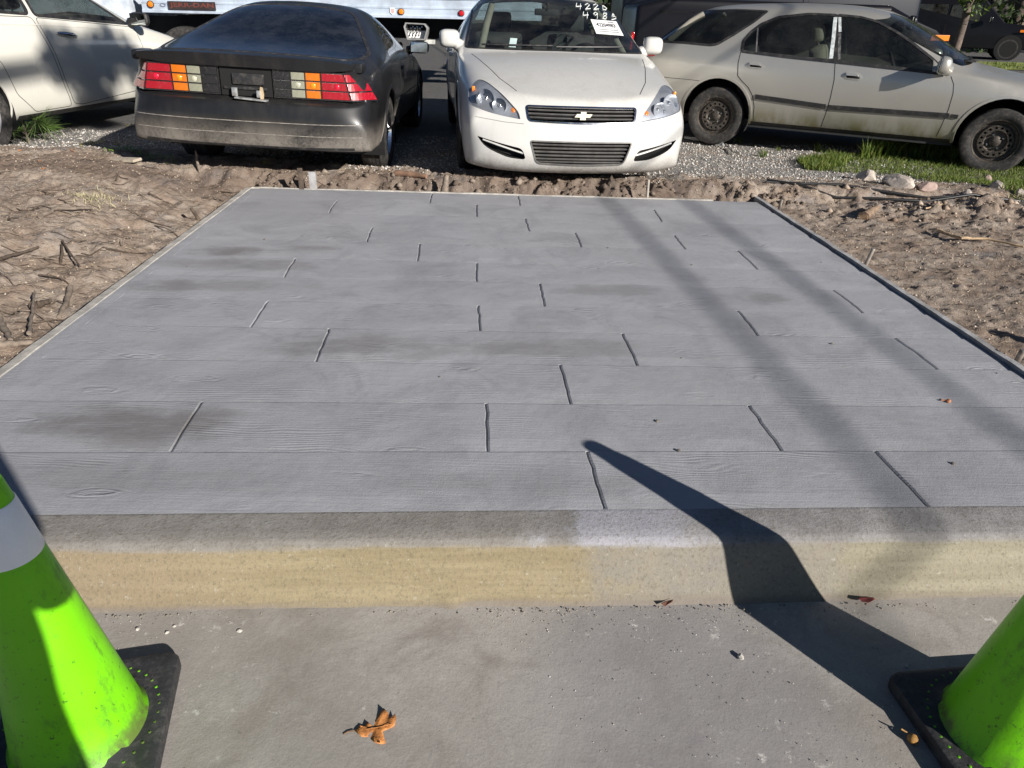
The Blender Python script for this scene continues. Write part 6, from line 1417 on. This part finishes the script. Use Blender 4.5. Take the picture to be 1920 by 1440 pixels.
def box_vehicle(name,label,cat,loc,rz,L,W,H,hood,pt,lamp='red',zsplit=.52,hl=1.25,mk=None):
    r=empty(name,loc,(0,0,rz)); tag(r,label,cat); k=MB()
    # side profile extruded with rounded edges; x forward
    def slab_(poly,w0,w1,bev=.05):
        bm=bmesh.new(); n=len(poly); A=[bm.verts.new((x,-w0 if z<H*zsplit else -w1,z)) for x,z in poly]; B=[bm.verts.new((x,w0 if z<H*zsplit else w1,z)) for x,z in poly]
        bm.faces.new(A); bm.faces.new(B[::-1])
        for i in range(n): bm.faces.new((A[i],B[i],B[(i+1)%n],A[(i+1)%n]))
        bmesh.ops.recalc_face_normals(bm,faces=bm.faces[:]); bmesh.ops.bevel(bm,geom=bm.edges[:],offset=bev,segments=3,affect='EDGES',profile=.6,clamp_overlap=True); return bm
    x0,x1=-L/2,L/2; hz=H*zsplit
    if hood: poly=[(x0,.35),(x1-.05,.35),(x1,.6),(x1-.08,hz-.03),(x1-hl,hz+.08),(x1-hl-.75,H-.03),(x0+.5,H),(x0+.05,H-.1)]
    else: poly=[(x0,.35),(x1,.35),(x1,hz),(x1-.15,H-.1),(x1-.5,H),(x0+.1,H),(x0,H-.15)]
    o=obj('body',slab_(poly,W/2,W/2-.12,.07),pt,r); o.data.shade_smooth(); o.data.set_sharp_from_angle(angle=R_(35))
    wl=[(x0+.35,hz+.10),(x1-(hl+.75 if hood else .5)-.1,hz+.10),(x1-(hl+.9 if hood else .6),H-.16),(x0+.45,H-.16)]
    for s in (-1,1):
        n=3; xa,xb=x0+.35,x1-(hl+.8 if hood else .6)
        for i in range(n):
            a=xa+(xb-xa)*i/n+.04; b=xa+(xb-xa)*(i+1)/n-.04; q=MB(); yy=W/2-.05; q.prism([(a,hz+.10),(b,hz+.10),(b-.02,H-.18),(a+.02,H-.18)],'y',s*(W/2-.135),s*(W/2-.105)); q.build('window',MT['carglass2'],r)
            if i: q=MB(); q.box(a-.05,a-.04,s*(W/2-.002),s*(W/2+.002),.45,hz); q.build('door_seam',MT['seam'],r)
        for ax in (x0+.85,x1-.95):
            wheel(r,(ax,s*(W/2-.12),.37),.37,.24,.22,s,'plain',MT['rubber'],MT['steel']); q=MB(); q.lathe([(.44,0),(.44,.03)],28,TR((ax,s*(W/2-.03),.40))@Matrix.Rotation(-math.pi/2*s,4,'X')); q.lathe([(.001,.0305),(.43,.0305)],28,TR((ax,s*(W/2-.03),.40))@Matrix.Rotation(-math.pi/2*s,4,'X')); q.build('wheel_arch',MT['dark'],r)
        q=MB(); q.rbox(x1-.10,x1+.01,s*(W/2-.42) if s>0 else s*(W/2-.12),s*(W/2-.12) if s>0 else s*(W/2-.42),.72,.88,.02); q.build('headlight',MT['lampchrome'],r)
        q=MB(); q.rbox(x0-.01,x0+.05,min(s*(W/2-.25),s*(W/2-.10)),max(s*(W/2-.25),s*(W/2-.10)),.75,1.05,.02); q.build('tail_lamp',MT['red'],r)
        mx,mz=mk or (x1-.6 if lamp=='amber' else x0+.3,hz-.17); q=MB(); q.rbox(mx-.14,mx+.14,min(s*(W/2-.005),s*(W/2+.012)),max(s*(W/2-.005),s*(W/2+.012)),mz-.04,mz+.04,.006); q.build('side_marker',MT[lamp],r)
    q=MB(); q.rbox(x1-.06,x1+.10,-W/2+.05,W/2-.05,.42,.62,.04); q.build('bumper',MT['chrome'],r,40)
    q=MB(); q.rbox(x1-.04,x1+.02,-W/2+.45,W/2-.45,.66,.90,.02); q.build('grille',MT['black_plastic'],r)
    if hood: q=MB(); q.prism([(x1-hl-.09,hz+.10),(x1-hl-.05,hz+.12),(x1-hl-.73,H-.10),(x1-hl-.77,H-.12)],'y',-W/2+.24,W/2-.24); q.build('windshield',MT['carglass2'],r)
    for s in (-1,1): mirror(r,(x1-(hl+.5 if hood else .7),s*(W/2+.08),hz+.18),pt,(.07,.10,.10))
    return r
bp=paint('gloss_black',(.006,.006,.008),.35,coat=.15,dusta=.05,lowa=.1,top=.05,spec=.2,dust=(.03,.03,.03)); bb=paint('deep_blue_black',(.006,.008,.014),.35,coat=.15,dusta=.05,lowa=.1,top=.05,spec=.2,dust=(.03,.03,.03))
box_vehicle('van','black full-size van with a red side marker behind the white sedan and wagon','van',(4.55,15.5,CARZ),0,5.4,2.0,2.4,False,bb,'red',.68,mk=(-2.35,1.40))
box_vehicle('sport_utility','dark blue sport utility parked beyond the wagon roof','car',(6.6,18.4,CARZ),R_(2),4.9,1.95,1.85,True,bb,'amber',.56)
box_vehicle('black_car','black car with an orange front side marker beyond the wagon hood','car',(4.25,13.2,CARZ),0,5.0,1.9,1.52,True,bp,'amber',.71,hl=.30,mk=(2.24,1.06))
p=pixy(1885,80,29); box_vehicle('pickup_truck','black pickup truck with bright chrome bumper beyond the grass verge','truck',(p.x-1.4,30.2,CARZ),R_(-25),5.6,2.0,1.95,True,bp,'amber',.58)
# verge, far road
tag(raw('verge',[(8,23.5,-.012),(60,19.5,-.012),(60,25.5,-.012),(8,27.5,-.012)],[(0,1,2,3)],simple('verge_turf',(.20,.23,.045),.95,var=.5,vs=3,bump=.8,bs=30)),kind='structure')
P=np.stack([*(lambda a,b:(8+a*40,23.6-4*a*40/52+b*(3.4)))(nr.random(7000),nr.random(7000)),np.full(7000,-.012)],1)
tag(blades('verge_grass',P,nr.uniform(.04,.12,7000),MT['grass'],31,.012,.7),'sunlit mown grass on the far verge','grass',kind='stuff')
tag(raw('lane',[(4,14.8,-.018),(60,11.0,-.018),(60,18.6,-.018),(4,22.4,-.018)],[(0,1,2,3)],simple('lane_asphalt',(.15,.145,.14),.9,var=.25,vs=2,bump=.3)),kind='structure')
# ---------------------------------------------------------------- trees
def leaf_mat(name,c0,c1,c2):
    n=NT(name); g=n.n('ShaderNodeNewGeometry'); c=n.ramp(g.outputs['Random Per Island'],[(0,c0),(.6,c1),(1,c2)])
    p=n.n('ShaderNodeBsdfPrincipled'); n.L(c,p.inputs['Base Color']); p.inputs['Roughness'].default_value=.55; t=n.n('ShaderNodeBsdfTranslucent'); n.L(c,t.inputs[0]); m=n.n('ShaderNodeMixShader'); m.inputs[0].default_value=.25; n.L(p.outputs[0],m.inputs[1]); n.L(t.outputs[0],m.inputs[2]); n.L(m.outputs[0],n.out.inputs[0]); return n.m
MT['leafshade']=leaf_mat('shade_dark_foliage',(.015,.03,.008),(.03,.055,.012),(.055,.08,.02)); MT['leafg']=leaf_mat('green_foliage',(.04,.07,.012),(.08,.13,.02),(.14,.19,.03))  # first foliage: shade over the background trees put into a low albedo
def tree(label,loc,h,trunk_r,lobes,nleaf,mat,leaf_s,seed,group=None,limbs=6,dens=1):
    rr=np.random.default_rng(seed); r=empty('tree',loc); tag(r,label,'tree',group)
    k=MB(); k.tube([(0,0,-.2),(.05,.02,h*.25),(-.05,.05,h*.5),(.03,0,h*.8)],[trunk_r*1.25,trunk_r,trunk_r*.8,trunk_r*.35],10)
    for (c,e) in lobes[:limbs]:
        c=Vector(c); b=Vector((0,0,min(h*.55,max(h*.25,c.z*.55)))); k.tube([b,b.lerp(c,.5)+Vector((0,0,.3)),c],[trunk_r*.45,trunk_r*.3,trunk_r*.12],7)
    k.build('trunk',simple('bark_%d'%seed,(.13,.10,.08),.95,var=.4,vs=8,bump=.6,bs=20),r,60)
    n=nleaf; w=np.array([e[0]*e[1]*e[2] for c,e in lobes])**dens; w=w/w.sum(); li=rr.choice(len(lobes),n,p=w); C=np.array([c for c,e in lobes])[li]; E=np.array([e for c,e in lobes])[li]
    d=rr.normal(size=(n,3)); d/=np.linalg.norm(d,axis=1)[:,None]; rad=rr.random(n)**.45; cl=rr.normal(0,.10,(n,3)); P=C+E*(d*rad[:,None]+cl)
    keep=fbm(P[:,0]*1.4+P[:,2],P[:,1]*1.4-P[:,2]*.7,3,seed)>-.10; P=P[keep]; n=len(P)
    u=rr.normal(size=(n,3)); u/=np.linalg.norm(u,axis=1)[:,None]; v=np.cross(u,rr.normal(size=(n,3))); v/=np.linalg.norm(v,axis=1)[:,None]; s=(leaf_s*rr.uniform(.6,1.4,n))[:,None]
    V=np.stack([P-u*s,P-v*s*.5,P+u*s,P+v*s*.5],1).reshape(-1,3); F=np.arange(n*4).reshape(-1,4)
    me=bpy.data.meshes.new('crown'); me.vertices.add(len(V)); me.vertices.foreach_set('co',V.ravel()); me.loops.add(F.size); me.loops.foreach_set('vertex_index',F.ravel().astype(np.int32)); me.polygons.add(len(F)); me.polygons.foreach_set('loop_start',np.arange(0,F.size,4,dtype=np.int32)); me.polygons.foreach_set('loop_total',np.full(len(F),4,np.int32)); me.update(); me.validate()
    obj('crown',me,mat,r); return r
rt=random.Random(5)
for i,(x,y,h) in enumerate(((-17,30,9),(-9,33,10),(-1.5,35,9),(5,33,10),(10.5,36,11),(16,37,10),(22,35.5,11),(29,34,10),(36,36,11))):
    lobes=[((rt.uniform(-2,2),rt.uniform(-1.5,1.5),h*rt.uniform(.3,.85)),(rt.uniform(1.6,2.6),rt.uniform(1.5,2.2),rt.uniform(1.2,2.0))) for _ in range(7)]+[((rt.uniform(-2.5,2.5),-.5,rt.uniform(.7,1.6)),(rt.uniform(1.5,2.2),1.0,rt.uniform(.9,1.4))) for _ in range(4)]
    tree('dark dense tree with low boughs standing beyond the parked vehicles',(x,y,CARZ),h,.28,lobes,9000,MT['leafshade'],.16,50+i,'trees closing the background')
tree('bright green young tree with hanging boughs behind the black car',(*pixy(1800,60,23).xy,CARZ),5.5,.10,[((-.1,0,2.6),(1.0,.9,.9)),((.2,-.2,1.9),(.6,.5,.55)),((-.4,.1,3.6),(1.1,1,1)),((.5,0,3.4),(.9,.9,.9)),((0,0,4.8),(.9,.9,.8))],5000,MT['leafg'],.07,77)
# clapboard house behind the trees; background shade put into its dark siding and roof
hs=empty('house',(14,42,CARZ)); tag(hs,'house behind the trees, its dark colour standing for shade','house'); k=MB(); k.box(-14,12,0,8,0,3.2); k.build('wall',simple('shaded_siding',(.05,.045,.04),.9),hs); k=MB(); k.prism([(-.5,3.2),(8.5,3.2),(4,5.6)],'x',-14.5,12.5); k.build('roof',simple('shaded_shingle',(.05,.05,.055),.9),hs)
k=MB(); k.box(-6,-5,-.04,0,.9,2.2); k.build('window',MT['carglass2'],hs)
k=MB(); k.box(-1.2,-.2,-.05,0,0,2.1); k.build('door',simple('door_grey',(.35,.36,.37),.7),hs)
# ---------------------------------------------------------------- out of frame, known by their shadows: cables, shade tree, photographer
def along(a,p): return Vector((-SDX*a+.756*p,-SDY*a+.655*p,0))
def cables():
    T=12.0; off=Vector((SUNV.x,SUNV.y,SUNV.z))*T
    labs=('thick black overhead cable crossing above the lot, slab-side span','thick black overhead cable crossing above the lot, roadside span')
    for i,(A,B) in enumerate((((.74,5.41),(1.19,1.93)),((1.36,5.46),(1.77,2.3)))):
        A=Vector((*A,0)); B=Vector((*B,0)); d=(A-B).normalized(); pts=[]
        for k in range(41):
            s=-24+66*k/40; q=(A+B)/2+d*s+off; q.z+=.0009*s*s; pts.append(q)
        o=MB().tube(pts,.019,6).build('overhead_cable',MT['black_plastic'],None,60); tag(o,labs[i],'cable','overhead cables')
    d=(Vector((.74,5.41,0))-Vector((1.19,1.93,0))).normalized(); m=Vector((1.26,3.7,0))+off
    for s,l in ((-24,'wooden utility pole carrying the cables beyond the road'),(42,'wooden utility pole carrying the cables near the parked van')):
        q=m+d*s; r=empty('utility_pole',(q.x,q.y,CARZ)); tag(r,l,'pole'); MB().tube([(0,0,-.3),(0,0,9)],[.16,.11],12).build('pole',simple('pole_wood',(.16,.12,.09),.9),r,60); k=MB(); k.box(-.9,.9,-.06,.06,m.z+(.55 if s<0 else 1.6),m.z+(.70 if s<0 else 1.75)); k.build('cross_arm',simple('arm_wood',(.16,.12,.09),.9),r)
cables()
q=along(-5,-4.2); c=lambda a,p,z: (lambda w:(w.x-q.x,w.y-q.y,z))(along(a,p))
tree('tall shade tree behind the photographer throwing dappled shade on the crossover',(q.x,q.y,-.17),12,.26,
     [(c(-5,2.15,6.78),(.48,.46,.30)),(c(-5,2.6,7.05),(.40,.40,.26)),(c(-5,2.3,6.42),(.26,.26,.16)),(c(-5,-1.8,8.3),(1.6,1.5,1.2)),(c(-5,-3.6,9),(2,2,1.7)),(c(-5,-4.5,11),(2.2,2.2,1.6)),(c(-5,-2,10.4),(1.8,1.8,1.4))],14000,MT['leafg'],.075,91,limbs=10,dens=.45)
def person():
    r=empty('person',(.05,-.30,-.17)); tag(r,'person in dark jacket and jeans standing at the kerb holding a phone out','person')
    J={'pel':(0,0,.95),'wai':(0,.0,1.10),'che':(0,0,1.30),'nek':(0,.01,1.47),'hd0':(0,.03,1.56),'hd1':(0,.03,1.68),
       'lh':(-.09,0,.90),'lk':(-.10,.02,.50),'la':(-.11,-.03,.09),'lt':(-.12,.13,.04),'rh':(.09,0,.90),'rk':(.11,.02,.50),'ra':(.13,-.03,.09),'rt':(.15,.13,.04),
       'ls':(-.18,0,1.40),'le':(-.24,.06,1.14),'lw':(-.10,.20,1.37),'rs':(.18,0,1.40),'re':(.24,.06,1.14),'rw':(.09,.20,1.37)}
    Rr={'pel':.165,'wai':.16,'che':.165,'nek':.055,'hd0':.085,'hd1':.085,'lh':.095,'rh':.095,'lk':.062,'rk':.062,'la':.042,'ra':.042,'lt':.04,'rt':.04,'ls':.07,'rs':.07,'le':.048,'re':.048,'lw':.032,'rw':.032}
    E=[('pel','wai'),('wai','che'),('che','nek'),('nek','hd0'),('hd0','hd1'),('pel','lh'),('lh','lk'),('lk','la'),('la','lt'),('pel','rh'),('rh','rk'),('rk','ra'),('ra','rt'),('che','ls'),('ls','le'),('le','lw'),('che','rs'),('rs','re'),('re','rw')]
    def skin(name,J,Rr,E,root,mat,par,lv=2):
        K=list(J); me=bpy.data.meshes.new(name); me.from_pydata([J[k] for k in K],[(K.index(a),K.index(b)) for a,b in E],[]); o=obj(name,me,mat,par)
        o.modifiers.new('k','SKIN'); sv=me.skin_vertices[0].data
        for i,k in enumerate(K): sv[i].radius=(Rr[k],Rr[k]); sv[i].use_root=(k==root)
        s=o.modifiers.new('s','SUBSURF'); s.levels=s.render_levels=lv
        dg=bpy.context.evaluated_depsgraph_get(); nm=bpy.data.meshes.new_from_object(o.evaluated_get(dg)); o.modifiers.clear(); o.data=nm; nm.materials.clear(); nm.materials.append(mat); nm.shade_smooth(); return o
    n=NT('jacket_and_jeans'); z=n.xyz()[2]; c=n.mix(n.map(z,.93,.97),(.03,.045,.09),(.035,.035,.04)); c=n.mix(n.map(z,1.46,1.48),c,(.50,.30,.21)); c=n.mix(n.map(z,.10,.09),c,(.05,.04,.03)); n.pbr(c,.85)
    b=skin('body',J,Rr,E,'pel',n.m,r)
    sk=simple('skin_tone',(.50,.30,.21),.6,var=.1)
    for s in (-1,1):
        w=Vector((s*.095,.20,1.37)); Jh={'w':tuple(w),'p':tuple(w+Vector((-s*.01,.05,.05)))}; Rh={'w':.03,'p':.034}; Eh=[('w','p')]
        for i,(dx,ln) in enumerate(((-.024,.062),(-.008,.07),(.008,.066),(.024,.054))):
            a=w+Vector((dx,.065,.075)); Jh['a%d'%i]=tuple(a); Jh['b%d'%i]=tuple(a+Vector((-s*.02,.015,ln*.5))); Jh['c%d'%i]=tuple(a+Vector((-s*.045,.008,ln*.75))); Rh.update({'a%d'%i:.0095,'b%d'%i:.009,'c%d'%i:.008}); Eh+=[('p','a%d'%i),('a%d'%i,'b%d'%i),('b%d'%i,'c%d'%i)]
        t=w+Vector((-s*.038,.05,.045)); Jh['t0']=tuple(t); Jh['t1']=tuple(t+Vector((-s*.022,.01,.028))); Rh.update({'t0':.011,'t1':.009}); Eh+=[('p','t0'),('t0','t1')]
        skin('hand',Jh,Rh,Eh,'p',sk,r,1)
    h=MB(); h.lathe([(.001,.125),(.05,.118),(.092,.075),(.106,.02),(.10,-.03),(.085,-.05)],24,TR((0,.01,1.655))); h.build('hair',simple('dark_hair',(.03,.02,.015),.7),r,60)
    f=MB(); f.tube([(0,.115,1.665),(0,.138,1.635),(0,.118,1.622)],[.010,.016,.010],8); f.build('nose',sk,r,60)
    for s in (-1,1):
        e=MB(); e.lathe([(.001,-.012),(.012,0),(.001,.012)],12,TR((s*.034,.108,1.665))); e.build('eye',MT['white'],r,60); e=MB(); e.tube([(s*.098,.03,1.61),(s*.104,.02,1.64),(s*.102,.03,1.675)],[.010,.014,.010],7); e.build('ear',sk,r,60)
    e=MB(); e.tube([(-.025,.112,1.590),(0,.120,1.588),(.025,.112,1.590)],.006,6); e.build('mouth',simple('lips',(.4,.16,.13),.6),r,60)
    return r
person()
k=MB(); k.rbox(-.08,.08,-.038,-.030,1.22,1.30,.006,TR((-.0,-.03,.03),rx=0)); ph=k.build('phone',simple('phone_black',(.02,.02,.022),.3)); tag(ph,'black smartphone held up by the person at the kerb','phone')
